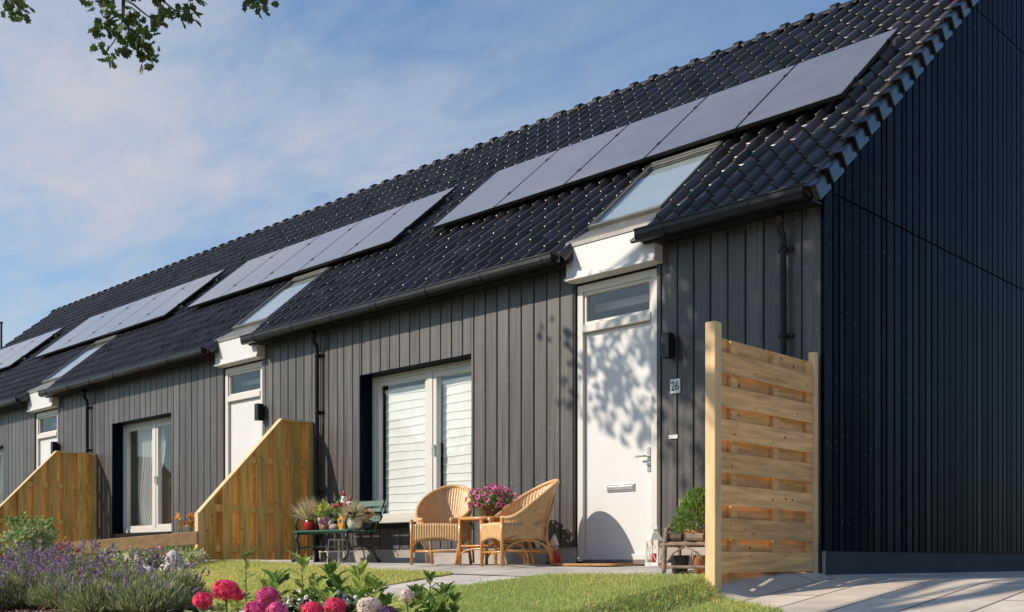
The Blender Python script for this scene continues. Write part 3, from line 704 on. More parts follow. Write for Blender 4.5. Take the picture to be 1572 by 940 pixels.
def gable(h, x, sg):
    mb = MB(); y = YF + .002; w = .160
    rows = [.4, 1.0, 1.6, 2.2, 2.8, 3.4, 4.0, 4.6, 5.2, 5.8, 6.4]
    seams = [3.175, 5.945]
    while y < YB - .01:
        w = random.choice((.105, .125, .145, .145, .16))
        a, b = y + .008, min(y + w - .008, YB)
        top = min(rz_(a), rz_(2 * YR - b)) - .09
        tb = min(rz_(b), rz_(2 * YR - a)) - .09
        zs = [.09]; zt_a, zt_b = (rz_(min(a, 2 * YR - a)) - .09, rz_(min(b, 2 * YR - b)) - .09)
        cuts = [.09] + [q for q in seams if q < min(zt_a, zt_b) - .1] + [None]
        tilt = random.uniform(-.002, .002)
        for k in range(len(cuts) - 1):
            z0 = cuts[k] + (.008 if k else 0); z1a = cuts[k + 1] - .008 if cuts[k + 1] else zt_a; z1b = cuts[k + 1] - .008 if cuts[k + 1] else zt_b
            xf = x - sg * .0; xb = x - sg * .026; c = random.uniform(.005, .012)
            d1, d2 = tilt, -tilt
            pts = [(xb, a - .008), (xf - sg * (.002 - d1), a + c), (xf - sg * (.002 - d2), b - c), (xb, b + .008)]
            zz = lambda yy: z1a + (z1b - z1a) * (yy - a) / (b - a)
            v = [(p, q, z0) for p, q in pts] + [(p, q, zz(q)) for p, q in pts]
            fs = [(0, 1, 5, 4), (1, 2, 6, 5), (2, 3, 7, 6), (3, 2, 1, 0), (4, 5, 6, 7)]
            mb.add(v, fs if sg > 0 else [f[::-1] for f in fs], 0)
            for zr in rows:
                if z0 + .05 < zr < min(z1a, z1b) - .05:
                    for yy in (a + .045, b - .045):
                        if random.random() < .45: continue
                        disc(mb, (xf + sg * .001, yy + random.uniform(-.008, .008), zr + random.uniform(-.12, .12)), (sg, 0, 0), .005, 1)
        y += w
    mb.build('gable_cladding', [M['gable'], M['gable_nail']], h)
    mb = MB(); xa, xb = (x - .14, x - .0265) if sg > 0 else (x + .0265, x + .14)
    mb.prism_x([(YF + .002, -.3), (YB - .002, -.3), (YB - .002, rz_(YF) - .12), (YR, rz_(YR) - .12), (YF + .002, rz_(YF) - .12)], xa, xb)
    mb.build('gable_wall', M['backing'], h)
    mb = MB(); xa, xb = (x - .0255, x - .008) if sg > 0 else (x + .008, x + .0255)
    mb.box(xa, xb, YF + .03, YB, -.3, .087); mb.build('gable_plinth', M['shadeconc'], h)
    if sg > 0:
        mb = MB(); mb.box(x - .027, x + .003, YF - .004, YF + .010, .09, 3.06); mb.build('corner_trim', M['gable'], h)

houses = [house(i) for i in range(4)]

# solar panels, bolted to the roofs
def solar(h, xa, n, w, yb=9.74, yt=11.04):
    sa, sb = 1.95, 3.60
    for k in range(n):
        a, b = xa + k * w + .006, xa + (k + 1) * w - .006
        mb = MB()
        def hx(u0, u1, s0, s1, h0, h1, m): mb.hexa([roof_pt(u0, s0, h0), roof_pt(u1, s0, h0), roof_pt(u1, s1, h0), roof_pt(u0, s1, h0), roof_pt(u0, s0, h1), roof_pt(u1, s0, h1), roof_pt(u1, s1, h1), roof_pt(u0, s1, h1)], m)
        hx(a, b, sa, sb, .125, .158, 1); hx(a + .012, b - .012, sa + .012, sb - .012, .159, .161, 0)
        for s_ in (sa + .35, sb - .35): hx(b - .012, b + .02, s_, s_ + .05, .12, .170, 1)
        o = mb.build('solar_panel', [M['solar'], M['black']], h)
        if k == 0:
            rl = MB()
            for s in (sa + .35, sb - .35): rl.hexa([roof_pt(xa - .03, s, .085), roof_pt(xa + n * w + .05, s, .085), roof_pt(xa + n * w + .05, s + .035, .085), roof_pt(xa - .03, s + .035, .085), roof_pt(xa - .03, s, .123), roof_pt(xa + n * w + .05, s, .123), roof_pt(xa + n * w + .05, s + .035, .123), roof_pt(xa - .03, s + .035, .123)])
            u = xa + .2
            while u < xa + n * w:
                for s in (sa + .35, sb - .35): rl.hexa([roof_pt(u, s, -.01), roof_pt(u + .04, s, -.01), roof_pt(u + .04, s + .03, -.01), roof_pt(u, s + .03, -.01), roof_pt(u, s, .084), roof_pt(u + .04, s, .084), roof_pt(u + .04, s + .03, .084), roof_pt(u, s + .03, .084)])
                u += 1.1
            rl.build('mounting_rail', M['steel'], h)
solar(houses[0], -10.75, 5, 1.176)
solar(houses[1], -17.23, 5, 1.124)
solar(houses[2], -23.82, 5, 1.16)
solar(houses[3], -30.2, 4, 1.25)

# blinds and curtains hang inside the windows
def blind(x0, x1, z0, z1, y, label):
    mb = MB(); us = [x0, (x0 + x1) / 2, x1]; vs = np.linspace(z0, z1, 145)
    def fn(u, z):
        t = ((z - z0) / .105) % 1.0
        return (u, y - .009 * (1 - t) ** 2 + .004 * math.sin(9 * u), z + .008 * math.sin(4 * u + z * 9))
    mb.grid(fn, us if False else list(np.linspace(x0, x1, 9)), list(vs)); mb.tube([(x0, y, z1 + .02), (x1, y, z1 + .02)], .025, 8)
    return tag(mb.build('window_blind', M['fabric'], None, smooth=False, thick=.003), label, 'blind', 'white pleated blinds')
blind(-10.71, -9.80, .53, 2.14, 8.70, 'white pleated blind hanging in the left pane of the window behind the bench')
blind(-9.63, -8.90, .53, 2.14, 8.70, 'white pleated blind hanging in the right pane of the window behind the rattan chair')
def curtain(x0, x1, z0, z1, y, label, pinch=None):
    mb = MB(); us = np.linspace(0, 1, 90); vs = np.linspace(0, 1, 22)
    def fn(u, t):
        z = z0 + (z1 - z0) * t
        k = 1.0
        if pinch: k = 1 - (1 - pinch[1]) * math.exp(-((t - .30) / .26) ** 2)
        xx = (x0 + (x1 - x0) * u * k) if (pinch and pinch[0] == 'l') else (x1 - (x1 - x0) * (1 - u) * k)
        return (xx, y + .030 * math.sin(u * 55 + .6 * math.sin(u * 17)) * (1 - .3 * t) + .01 * math.sin(9 * t + 7 * u), z)
    mb.grid(fn, us, vs)
    return tag(mb.build('curtain', M['curtain'], None, smooth=True), label, 'curtain', 'white sheer curtains')
curtain(-17.60, -16.66, .50, 2.3, 8.80, 'white sheer curtain gathered aside in the left pane of the second house window', ('l', .62))
curtain(-16.50, -15.75, .50, 2.3, 8.82, 'white sheer curtain in the right pane of the second house window', ('r', .75))
curtain(-23.6, -22.65, .50, 2.3, 8.80, 'white sheer curtain in the far window at the left edge')

# ------------------------------------------------------------------ wooden screens
def knots(mb, fn, n, m):
    for _ in range(n):
        c, nv, r = fn(); disc(mb, c, nv, r, m, 8)

def near_screen():
    X = -4.55; t = empty('fence_panel', (X, 7.6, gz(X, 7.3)), 'pale timber screen of overlapping horizontal boards at the gable corner', 'fence')
    b = MB(); b.box(X - .045, X + .045, 6.80, 6.89, gz(X, 6.84) - .2, 1.80); b.build('post', M['capwood'], t, bevel=.006)
    b = MB(); b.box(X - .01, X + .05, 8.29, 8.355, -.3, 1.775); b.build('post', M['capwood'], t, bevel=.006)
    f = MB(); r = MB(); k = 0; z = 1.705; wv = 0
    while z > -.08:
        jit = random.uniform(-.004, .004); zz0 = z - .158
        if k % 2 == 0:
            r.hexa([(X - .037, 6.892, zz0 + jit), (X - .018, 6.892, zz0 + jit), (X - .018, 8.287, zz0), (X - .037, 8.287, zz0), (X - .037, 6.892, z + jit), (X - .018, 6.892, z + jit), (X - .018, 8.287, z), (X - .037, 8.287, z)])
            xs_ = X - .017
            kn = r
        else:
            f.hexa([(X + .018, 6.892, zz0 + jit), (X + .037, 6.892, zz0 + jit), (X + .037, 8.287, zz0), (X + .018, 8.287, zz0), (X + .018, 6.892, z + jit), (X + .037, 6.892, z + jit), (X + .037, 8.287, z), (X + .018, 8.287, z)])
            xs_ = X + .0375
            kn = f
        knots(kn, lambda: ((xs_, random.uniform(7.0, 8.2), random.uniform(zz0 + .03, z - .03)), (1, 0, 0), random.uniform(.006, .014)), random.randint(1, 4), 1)
        for ys_ in (7.10, 7.72, 8.26):
            for dz_ in (-.045, -.105): disc(kn, (xs_ + .0004, ys_ + random.uniform(-.01, .01), z + dz_), (1, 0, 0), .0045, 1, 6)
        z -= .1255; k += 1
    f.build('front_boards', [M['wood_h'], M['knot']], t, bevel=.003); r.build('rear_boards', [M['wood_h'], M['knot']], t, bevel=.003)
    for y in (7.06, 7.68, 8.22):
        b = MB(); b.box(X - .016, X + .016, y, y + .085, -.08, 1.69); b.build('batten', M['wood_h'], t)
    return t
near_screen()

def wing(X, y_out, z_low, y_k, z_top, y_wall, base, label):
    t = empty('wing_screen', (X, (y_out + y_wall) / 2, base), label, 'fence', 'sloped timber wing screens between the gardens')
    def zt(y): return z_top if y >= y_k else z_low + (z_top - z_low) * (y - y_out) / (y_k - y_out)
    f = MB(); r = MB(); y = y_out + .012; k = 0
    while y < y_wall - .02:
        y1 = min(y + (.142 if k % 2 == 0 else .155), y_wall - .004)
        xa = X + .022 if k % 2 == 0 else X - .041
        mb = f if k % 2 == 0 else r
        ys_ = [y] + ([y_k] if y < y_k < y1 else []) + [y1]
        for u0, u1 in zip(ys_[:-1], ys_[1:]):
            mb.hexa([(xa, u0, base + .02), (xa + .019, u0, base + .02), (xa + .019, u1, base + .02), (xa, u1, base + .02), (xa, u0, zt(u0) - .03), (xa + .019, u0, zt(u0) - .03), (xa + .019, u1, zt(u1) - .03), (xa, u1, zt(u1) - .03)])
        knots(mb, lambda: ((xa + .0195, random.uniform(y + .02, y1 - .02), random.uniform(base + .1, zt(y) - .1)), (1, 0, 0), random.uniform(.006, .013)), random.randint(1, 4), 1)
        y += .125; k += 1
    f.build('front_boards', [M['wood_v'], M['knot']], t, bevel=.003); r.build('rear_boards', [M['wood_v'], M['knot']], t, bevel=.003)
    c = MB()
    for (a, b) in ((y_out - .05, y_k), (y_k, y_wall - .002)):
        za, zb = zt(max(a, y_out)) - (0.05 * (z_top - z_low) / (y_k - y_out) if a < y_out else 0), zt(b)
        c.hexa([(X - .045, a, za - .028), (X + .045, a, za - .028), (X + .045, b, zb - .028), (X - .045, b, zb - .028), (X - .045, a, za), (X + .045, a, za), (X + .045, b, zb), (X - .045, b, zb)])
    c.build('top_cap', M['capwood'], t)
    for zr in (base + .12, base + .62, base + 1.25):
        ys0 = y_out + .01
        if zr > z_low - .05: ys0 = y_out + (zr + .12 - z_low) / (z_top - z_low) * (y_k - y_out)
        b = MB(); b.box(X - .0215, X + .0215, ys0, y_wall - .01, zr, zr + .09); b.build('rail', M['wood_v'], t)
    b = MB(); b.box(X - .04, X + .04, y_out - .075, y_out + .008, base + .10, z_low - .065); b.build('end_post', M['capwood'], t, bevel=.004)
    b = MB(); b.box(X - .055, X + .055, y_out - .09, y_out + .02, base - .05, base + .098); b.build('post_foot', M['offwhite'], t, bevel=.008)
wing(-11.92, 6.78, .665, 7.91, 1.86, 8.395, 0.0, 'brown timber wing screen with diagonal top right beside the bench')
wing(-18.39, 6.30, .40, 7.70, 1.89, 8.395, 0.0, 'brown timber wing screen with diagonal top farther left behind the shrub')

# low rail leaning from the end of the wing screen into the flower bed
mb = MB(); p0 = Vector((-11.80, 6.66, .285)); p1 = Vector((-13.15, 5.62, .15))
d = (p1 - p0).normalized(); sd = Vector((-d.y, d.x, 0)).normalized() * .022
def c8(p): return [p - sd, p + sd]
v = []
for zz in (-.08, .08):
    v += [tuple(p0 - sd + Vector((0, 0, zz))), tuple(p1 - sd + Vector((0, 0, zz))), tuple(p1 + sd + Vector((0, 0, zz))), tuple(p0 + sd + Vector((0, 0, zz)))]
mb.hexa(v)
lr = empty('low_rail', (p1.x, p1.y, gz(p1.x, p1.y)), 'low weathered timber rail from the wing screen down to the lavender', 'rail')
mb.build('beam', M['wood'], lr, bevel=.005)
b = MB(); b.box(p1.x - .04, p1.x + .04, p1.y - .04, p1.y + .04, gz(p1.x, p1.y) - .2, p1.z - .082); b.build('post', M['wood'], lr, bevel=.004)

# ------------------------------------------------------------------ garden bench and what stands on it
BX0, BX1 = -11.17, -10.03
bz = gz(-10.6, 7.8)
bench = empty('garden_bench', ((BX0 + BX1) / 2, 7.85, bz), 'green slatted garden bench with cast iron legs crowded with pots', 'bench')
mb = MB(); SH = bz + .385
for k in range(5):
    y = 7.58 + k * .088; zz = SH - .006 * abs(k - 2) ** 1.2 * 0 - .012 * math.sin(k / 4 * math.pi)
    mb.box(BX0, BX1, y, y + .072, zz - .022, zz)
mb.build('seat_slats', M['green'], bench, bevel=.005)
mb = MB()
for k in range(3):
    y = 8.045 + k * .045; z = SH + .10 + k * .095
    mb.hexa([(BX0, y, z), (BX1, y, z), (BX1, y + .02, z), (BX0, y + .02, z), (BX0, y + .035, z + .075), (BX1, y + .035, z + .075), (BX1, y + .055, z + .075), (BX0, y + .055, z + .075)])
mb.build('backrest', M['green'], bench, bevel=.005)
for x in (BX0 + .09, BX1 - .05):
    mb = MB()
    mb.tube([(x, 7.60, SH - .03), (x, 7.585, SH - .1), (x, 7.62, SH - .2), (x, 7.60, SH - .30), (x, 7.53, bz + .005)], [.02, .019, .017, .018, .026], 8)
    mb.tube([(x, 7.95, SH - .03), (x, 7.97, SH - .13), (x, 7.96, SH - .22), (x, 8.02, SH - .32), (x, 8.08, bz + .005)], [.02, .019, .017, .018, .026], 8)
    mb.tube([(x, 7.58, SH - .03), (x, 7.98, SH - .03), (x, 8.06, SH + .1), (x, 8.17, SH + .36)], .016, 8)
    mb.tube([(x, 7.61, SH - .22), (x, 7.80, SH - .19), (x, 7.96, SH - .22)], .010, 6)
    mb.tube([(x, 7.60, SH - .02), (x, 7.57, SH + .09), (x, 7.63, SH + .19), (x, 7.86, SH + .20), (x, 8.10, SH + .21)], [.013, .013, .016, .016, .013], 8)
    mb.build('leg_frame', M['iron'], bench, smooth=True)
mb = MB(); mb.tube([(BX0 + .09, 7.78, SH - .195), (BX1 - .05, 7.78, SH - .195)], .009, 6); mb.build('stretcher', M['iron'], bench)

def tuft(mb, c, n, r, h, m=0, up=1.0):
    d = rng.normal(size=(n, 3)); d[:, 2] = np.abs(d[:, 2]) * up + .55
    d = nrm(d); P = np.array(c) + np.column_stack([rng.normal(0, r * .35, (n, 2)), np.zeros(n)])
    s = rng.uniform(.6, 1.05, n) * h
    scatter(mb, 'blade', P, d, s, .010 / s, m=m)

def pot_thing(name, loc, label, cat, prof, m, group=None, n=20):
    t = empty(name, loc, label, cat, group)
    mb = MB(); mb.lathe(prof, (0, 0, 0), n); mb.build('pot', m, t, smooth=True, local=True)
    return t
S = SH + .001
# red pot with straw grass
t = pot_thing('potted_grass', (-10.98, 7.72, S), 'round glossy red pot of straw coloured grass on the bench', 'potted plant', [(.045, 0), (.072, .03), (.08, .075), (.07, .125), (.058, .14), (.05, .13), (.0, .12)], M['redglaze'])
mb = MB(); tuft(mb, (0, 0, .12), 520, .06, .33); mb.build('grass_tuft', M['straw'], t, local=True)
# grey basket with yellow-green flowers
t = pot_thing('flower_basket', (-10.74, 7.76, S), 'grey woven basket of yellow flowers and leaves beside the red pot', 'potted plant', [(.06, 0), (.078, .10), (.09, .155), (.082, .155), (.07, .12), (0, .11)], M['basket'])
mb = MB(); P = rng.normal(0, .055, (110, 3)) + (0, 0, .20); scatter(mb, 'oval', P, rdir(110, .5), .055); mb.build('foliage', M['leaf_bright'], t, local=True)
mb = MB(); P = rng.normal(0, .06, (34, 3)) * (1, 1, .5) + (0, 0, .245); scatter(mb, 'disc', P, rdir(34, 0), .032); mb.build('flowers', M['yellow'], t, local=True)
# red begonia/geranium behind
t = pot_thing('potted_flower', (-10.66, 7.93, S), 'dark pot of red blooms and deep green leaves at the back of the bench', 'potted plant', [(.055, 0), (.075, .12), (.068, .12), (0, .1)], M['darkpot'])
mb = MB(); P = rng.normal(0, .06, (120, 3)) + (0, 0, .20); scatter(mb, 'oval', P, rdir(120, .5), .06); mb.build('foliage', M['leaf_mid'], t, local=True)
mb = MB()
for c in ((-.09, -.02, .30), (.03, -.03, .315), (.09, .0, .30), (-.02, .02, .32)): P = np.array(c) + rng.normal(0, .018, (16, 3)); scatter(mb, 'disc', P, rdir(16, .2), .03)
mb.build('flowers', M['red_fl'], t, local=True)
# pair of pointed red and white figures
for k, (x, y, hh, lab) in enumerate(((-10.70, 8.02, .50, 'taller pointed red and white striped wooden figure standing behind the pots'), (-10.57, 8.02, .43, 'shorter pointed red and white striped wooden figure standing behind the pots'))):
    t = empty('wooden_figure', (x, y, S), lab, 'figurine', 'red and white figures on the bench')
    mb = MB(); mb.lathe([(.04, 0), (.05, .02), (.05, .14), (.042, .2), (0, .2)], (0, 0, 0), 14); mb.build('body', M['offwhite'], t, local=True, smooth=True)
    mb = MB(); mb.lathe([(.043, .2), (.047, .26), (.040, .33), (0, .34)], (0, 0, 0), 14); mb.lathe([(.012, 0), (.016, .012), (.0, .022)], (0, -.047, .265), 8); mb.build('face', M['offwhite'], t, local=True, smooth=True)
    mb = MB(); mb.lathe([(.05, .325), (.046, .345), (.026, hh - .07), (.006, hh)], (0, 0, 0), 14); mb.build('cap', M['offwhite'], t, local=True, smooth=True)
    mb = MB(); mb.lathe([(.0275, hh - .07), (.008, hh + .002), (0, hh + .004)], (0, 0, 0), 14); mb.lathe([(.052, .06), (.052, .09), (.045, .09), (.045, .06)], (0, 0, 0), 14); mb.build('stripe', M['redpaint'], t, local=True, smooth=True)
# yellow little house / bird feeder
t = empty('bird_house', (-10.29, 7.70, S), 'small amber yellow bird house with round hole on the bench', 'ornament')
mb = MB(); mb.prism_y([(-.05, 0.03), (.05, 0.03), (.055, .12), (0, .185), (-.055, .12)], -.04, .04); mb.build('body', M['amber'], t, local=True, bevel=.006)
mb = MB(); disc(mb, (0, -.0415, .10), (0, -1, 0), .024, 0, 12); mb.build('hole', M['textdark'], t, local=True)
mb = MB(); mb.lathe([(.05, 0), (.045, .03), (0, .03)], (0, 0, 0), 12); mb.build('base', M['amber'], t, local=True)
# small grey stone cat-like ornament -> ring shaped bowl
t = empty('stone_ornament', (-10.46, 7.70, S), 'little grey stone animal lying on the bench left of the amber bird house', 'ornament')
mb = MB(); mb.lathe([(.0, 0), (.05, .005), (.06, .03), (.045, .065), (0, .075)], (0, 0, 0), 14, sx=1.3); mb.lathe([(0, 0), (.03, .012), (.034, .035), (.02, .06), (0, .066)], (-.065, -.01, .045), 12)
for sx in (-.08, -.05): mb.lathe([(.011, 0), (.009, .015), (0, .03)], (sx, -.01, .10), 8)
mb.build('body', M['basket'], t, local=True, smooth=True)
t = pot_thing('potted_plant', (-10.60, 7.66, S), 'small terracotta pot with purple leaves at the front of the bench', 'potted plant', [(.03, 0), (.042, .06), (.04, .062), (0, .055)], M['terracotta'])
mb = MB(); P = rng.normal(0, .025, (40, 3)) + (0, 0, .10); scatter(mb, 'oval', P, rdir(40, .5), .05); mb.build('foliage', M['mauve'], t, local=True)
# white pot with straw grass
t = pot_thing('potted_grass', (-10.12, 7.74, S), 'round white ceramic pot of pale dry grass at the right end of the bench', 'potted plant', [(.045, 0), (.075, .03), (.085, .075), (.078, .12), (.065, .135), (.055, .125), (0, .12)], M['offwhite'])
mb = MB(); P = rng.normal(0, .0, (520, 3)) + (0, 0, .15); d = rdir(520, .35); scatter(mb, 'blade', P, d, rng.uniform(.15, .23, 520), .055); mb.build('grass_tuft', M['straw'], t, local=True)
t = pot_thing('potted_plant', (-10.10, 7.90, S), 'dark pot with rust coloured leaves behind the white pot on the bench', 'potted plant', [(.05, 0), (.07, .11), (.06, .11), (0, .1)], M['darkpot'])
mb = MB(); P = rng.normal(0, .04, (70, 3)) + (.02, 0, .15); scatter(mb, 'oval', P, rdir(70, .5), .05); mb.build('foliage', M['orange'], t, local=True)
# grey cut-glass or steel candle jars below the bench are hidden in shade; pale stakes show under it
t = empty('white_stool', (-10.85, 8.05, gz(-10.85, 8.05)), 'slim white metal plant stand in the shade under the bench', 'plant stand')
mb = MB()
for dx_ in (-.12, .12):
    for dy_ in (-.08, .08): mb.tube([(dx_, dy_, 0), (dx_ * .9, dy_ * .9, .27)], .008, 6)
mb.tube([(-.3, -.08, .13), (.45, -.08, .13)], .008, 6); mb.lathe([(.13, .27), (.13, .285), (0, .285)], (0, 0, 0), 16)
mb.build('frame', M['offwhite'], t, local=True)

# ------------------------------------------------------------------ rattan chairs and table
def rattan_chair(loc, rz, label):
    t = empty('rattan_chair', loc, label, 'chair', 'honey rattan armchairs', rz)
    W = .26; SHT = .42
    # tub shell, front faces -y
    NU, NV = 221, 15
    def rim(a):                                   # a in [-1,1], 0 at the back: height of the top edge
        c = abs(a)
        return .47 + .39 * (0.5 + .5 * math.cos(min(1, c * 1.12) * math.pi)) ** .85
    def shell(a, v, off=0.0):
        ang = a * R(148)
        hgt = .26 + (rim(a) - .26) * v
        lean = max(0, math.cos(ang)) * .15 * (max(0, hgt - .38) / .45) ** 1.1
        rx = .265 + .055 * max(0, hgt - .4) / .4 + off + .0035 * math.sin(a * 110 * math.pi / 2)
        ry = .27 + off + .0035 * math.sin(a * 110 * math.pi / 2)
        x = math.sin(ang) * rx
        y = .03 + math.cos(ang) * ry + lean
        return (x, y, hgt)
    us = np.linspace(-1, 1, NU); vs = np.linspace(0, 1, NV)
    mb = MB(); mb.grid(lambda u, v: shell(u, v), us, vs); mb.build('tub_back', M['wicker'], t, local=True, smooth=True, thick=.014)
    mb = MB(); mb.tube([shell(u, 1.0) for u in np.linspace(-1, 1, 60)], .021, 9); mb.build('rim', M['wicker'], t, local=True, smooth=True)
    mb = MB()
    mb.grid(lambda u, v: (W * u, -.235 + v * .46, SHT - .012 + .012 * math.cos(u * 1.4) + .0015 * math.sin(v * 150)), np.linspace(-1, 1, 15), np.linspace(0, 1, 90)); mb.build('seat', M['wicker'], t, local=True, smooth=True, thick=.02)
    mb = MB()                                     # woven apron with a bowed lower edge
    mb.grid(lambda u, v: (W * u, -.238 - .0035 * math.sin(u * 60), (SHT - .19 + .045 * (1 - u * u)) * (1 - v) + (SHT + .005) * v), np.linspace(-1, 1, 161), np.linspace(0, 1, 8)); mb.build('front_apron', M['wicker'], t, local=True, smooth=True, thick=.012)
    for sx in (-1, 1):
        mb = MB(); mb.grid(lambda u, v: (sx * (W + .004), -.235 + u * .42, (SHT - .16 + .05 * math.sin(u * math.pi)) * (1 - v) + SHT * v), np.linspace(0, 1, 20), np.linspace(0, 1, 4)); mb.build('side_apron', M['wicker'], t, local=True, smooth=True, thick=.012)
        mb = MB(); mb.tube([(sx * W, -.235, 0), (sx * W, -.235, .30), (sx * (W + .002), -.238, .47)], [.017, .017, .019], 9); mb.build('leg', M['cane'], t, local=True, smooth=True)
        mb = MB(); mb.tube([(sx * .22, .345, 0), (sx * .215, .31, .12), (sx * .215, .26, .27), (sx * .22, .26, .40), (sx * .20, .36, .70)], [.017, .017, .017, .015, .011], 9); mb.build('leg', M['cane'], t, local=True, smooth=True)
        mb = MB(); mb.tube([(sx * W, -.235, .15), (sx * .215, .325, .15)], .011, 7)
        mb.tube([(sx * (W + .004), -.225 + .51 * (1 - math.cos(k / 14 * math.pi)) / 2, .02 + .235 * math.sin(k / 14 * math.pi) ** .7) for k in range(15)], .012, 7)
        mb.build('side_stretcher', M['cane'], t, local=True, smooth=True)
    mb = MB(); mb.tube([(-W, -.225, .14), (W, -.225, .14)], .011, 7); mb.tube([(-.215, .31, .14), (.215, .31, .14)], .011, 7); mb.build('cross_stretcher', M['cane'], t, local=True, smooth=True)
    return t
c1 = (-8.43, 7.60); c2 = (-7.41, 7.63)
rattan_chair((c1[0], c1[1], gz(*c1) - .004), R(31), 'honey rattan tub armchair left of the little table, under the window')
rattan_chair((c2[0], c2[1], gz(*c2) - .004), R(-22), 'honey rattan tub armchair seen side on, beside the white door')
tb = (-7.90, 7.80)
t = empty('rattan_table', (tb[0], tb[1], gz(*tb)), 'small square rattan side table between the armchairs', 'table', rz=R(8))
mb = MB(); mb.box(-.23, .23, -.23, .23, .465, .485); mb.build('tabletop', M['wicker'], t, local=True, bevel=.006)
mb = MB()
for sx in (-1, 1):
    mb.tube([(sx * .23, -.23, .47), (sx * .23, .23, .47)], .019, 8); mb.tube([(-.23, sx * .23, .47), (.23, sx * .23, .47)], .019, 8)
mb.build('top_frame', M['cane'], t, local=True, smooth=True)
for sx in (-1, 1):
    for sy in (-1, 1):
        mb = MB(); mb.tube([(sx * .21, sy * .21, .47), (sx * .235, sy * .235, .2), (sx * .255, sy * .255, 0)], .017, 8); mb.build('leg', M['cane'], t, local=True, smooth=True)
mb = MB()
for sx in (-1, 1):
    mb.tube([(sx * .235, -.235, .19), (sx * .235, .235, .19)], .011, 7); mb.tube([(-.235, sx * .235, .19), (.235, sx * .235, .19)], .011, 7)
    mb.tube([(-.24 + .48 * (1 - math.cos(k / 12 * math.pi)) / 2, sx * .243, .02 + .14 * math.sin(k / 12 * math.pi) ** .7) for k in range(13)], .010, 7)
mb.build('stretcher', M['cane'], t, local=True, smooth=True)
# petunia basket
t = empty('petunia_basket', (tb[0], tb[1] + .02, gz(*tb) + .487), 'brown woven basket overflowing with pink petunias on the rattan table', 'flower basket')
mb = MB(); mb.lathe([(.09, 0), (.13, .05), (.165, .115), (.172, .13), (.158, .13), (.12, .06), (0, .05)], (0, 0, 0), 24); mb.build('basket', M['basket_br'], t, local=True, smooth=True)
mb = MB(); n = 520; d = rdir(n, .55); P = d * rng.uniform(.05, .24, (n, 1)) * (1, 1, .62) + (0, 0, .135); scatter(mb, 'oval', P, nrm(d + rng.normal(0, .6, (n, 3))), rng.uniform(.035, .06, n)); mb.build('foliage', M['leaf_mid'], t, local=True)
mb = MB(); n = 120; d = rdir(n, .35); d = d[d[:, 2] > -.25]; n = len(d); P = d * rng.uniform(.20, .275, (n, 1)) * (1.05, 1.05, .72) + (0, 0, .15)
a = rng.normal(size=(n, 3)); X = nrm(np.cross(d, a))
scatter(mb, 'disc', P, X, rng.uniform(.055, .075, n), UP=d); scatter(mb, 'disc', P + d * .004, X, .028, UP=d, m=1)
mb.build('flowers', [M['petunia'], M['petunia_d']], t, local=True)

# ------------------------------------------------------------------ doorstep things
def gnome(loc, label):
    t = empty('garden_gnome', loc, label, 'figurine', rz=R(-40))
    mb = MB(); mb.lathe([(.055, 0), (.066, .03), (.070, .08), (.058, .13), (.03, .15), (0, .15)], (0, 0, 0), 16); mb.build('coat', M['redpaint'], t, local=True, smooth=True)
    mb = MB()
    for sx in (-1, 1): mb.lathe([(.0, 0), (.03, .005), (.028, .03), (0, .04)], (sx * .03, -.045, 0), 10, sy=1.4)
    mb.build('boots', M['darkpot'], t, local=True, smooth=True)
    mb = MB()
    for sx in (-1, 1): mb.tube([(sx * .055, 0, .125), (sx * .078, -.03, .09), (sx * .04, -.068, .075)], [.02, .019, .015], 8)
    mb.build('sleeve', M['redpaint'], t, local=True, smooth=True)
    mb = MB(); mb.lathe([(.0, .13), (.035, .14), (.044, .17), (.04, .2), (0, .215)], (0, 0, 0), 14); mb.lathe([(0, 0), (.011, .006), (.011, .014), (0, .02)], (0, -.045, .165), 8)
    for sx in (-1, 1): mb.lathe([(0, 0), (.009, .004), (.009, .018), (0, .024)], (sx * .045, 0, .165), 8)
    mb.build('face', M['skin'], t, local=True, smooth=True)
    mb = MB(); mb.lathe([(.0, 0), (.022, .02), (.038, .06), (.036, .082), (0, .085)], (0, -.028, .085), 12, sy=.75); mb.build('beard', M['offwhite'], t, local=True, smooth=True)
    mb = MB(); mb.lathe([(.052, .195), (.05, .205), (.036, .25), (.016, .295), (.003, .315)], (0, 0, 0), 14); mb.build('hat', M['offwhite'], t, local=True, smooth=True)
gnome((-7.345, 8.16, gz(-7.34, 8.16)), 'garden gnome with white pointed hat and red coat between chair and door')
mx0 = -7.03
t = MB(); us = np.linspace(0, 1, 40)
z = gz(-6.6, 8.0)
poly = []
for k in range(24):
    a = 2 * math.pi * k / 24
    poly.append((-6.70 + .43 * np.sign(math.cos(a)) * abs(math.cos(a)) ** .35, 8.02 + .23 * np.sign(math.sin(a)) * abs(math.sin(a)) ** .35))
n = len(poly)
t.add([(x, y, z - .0) for x, y in poly] + [(x, y, z + .02) for x, y in poly], [tuple(range(n, 2 * n))] + [(i, (i + 1) % n, n + (i + 1) % n, n + i) for i in range(n)])
tag(t.build('door_mat', M['coir'], bevel=.004), 'ochre coir door mat in front of the white door', 'door mat')
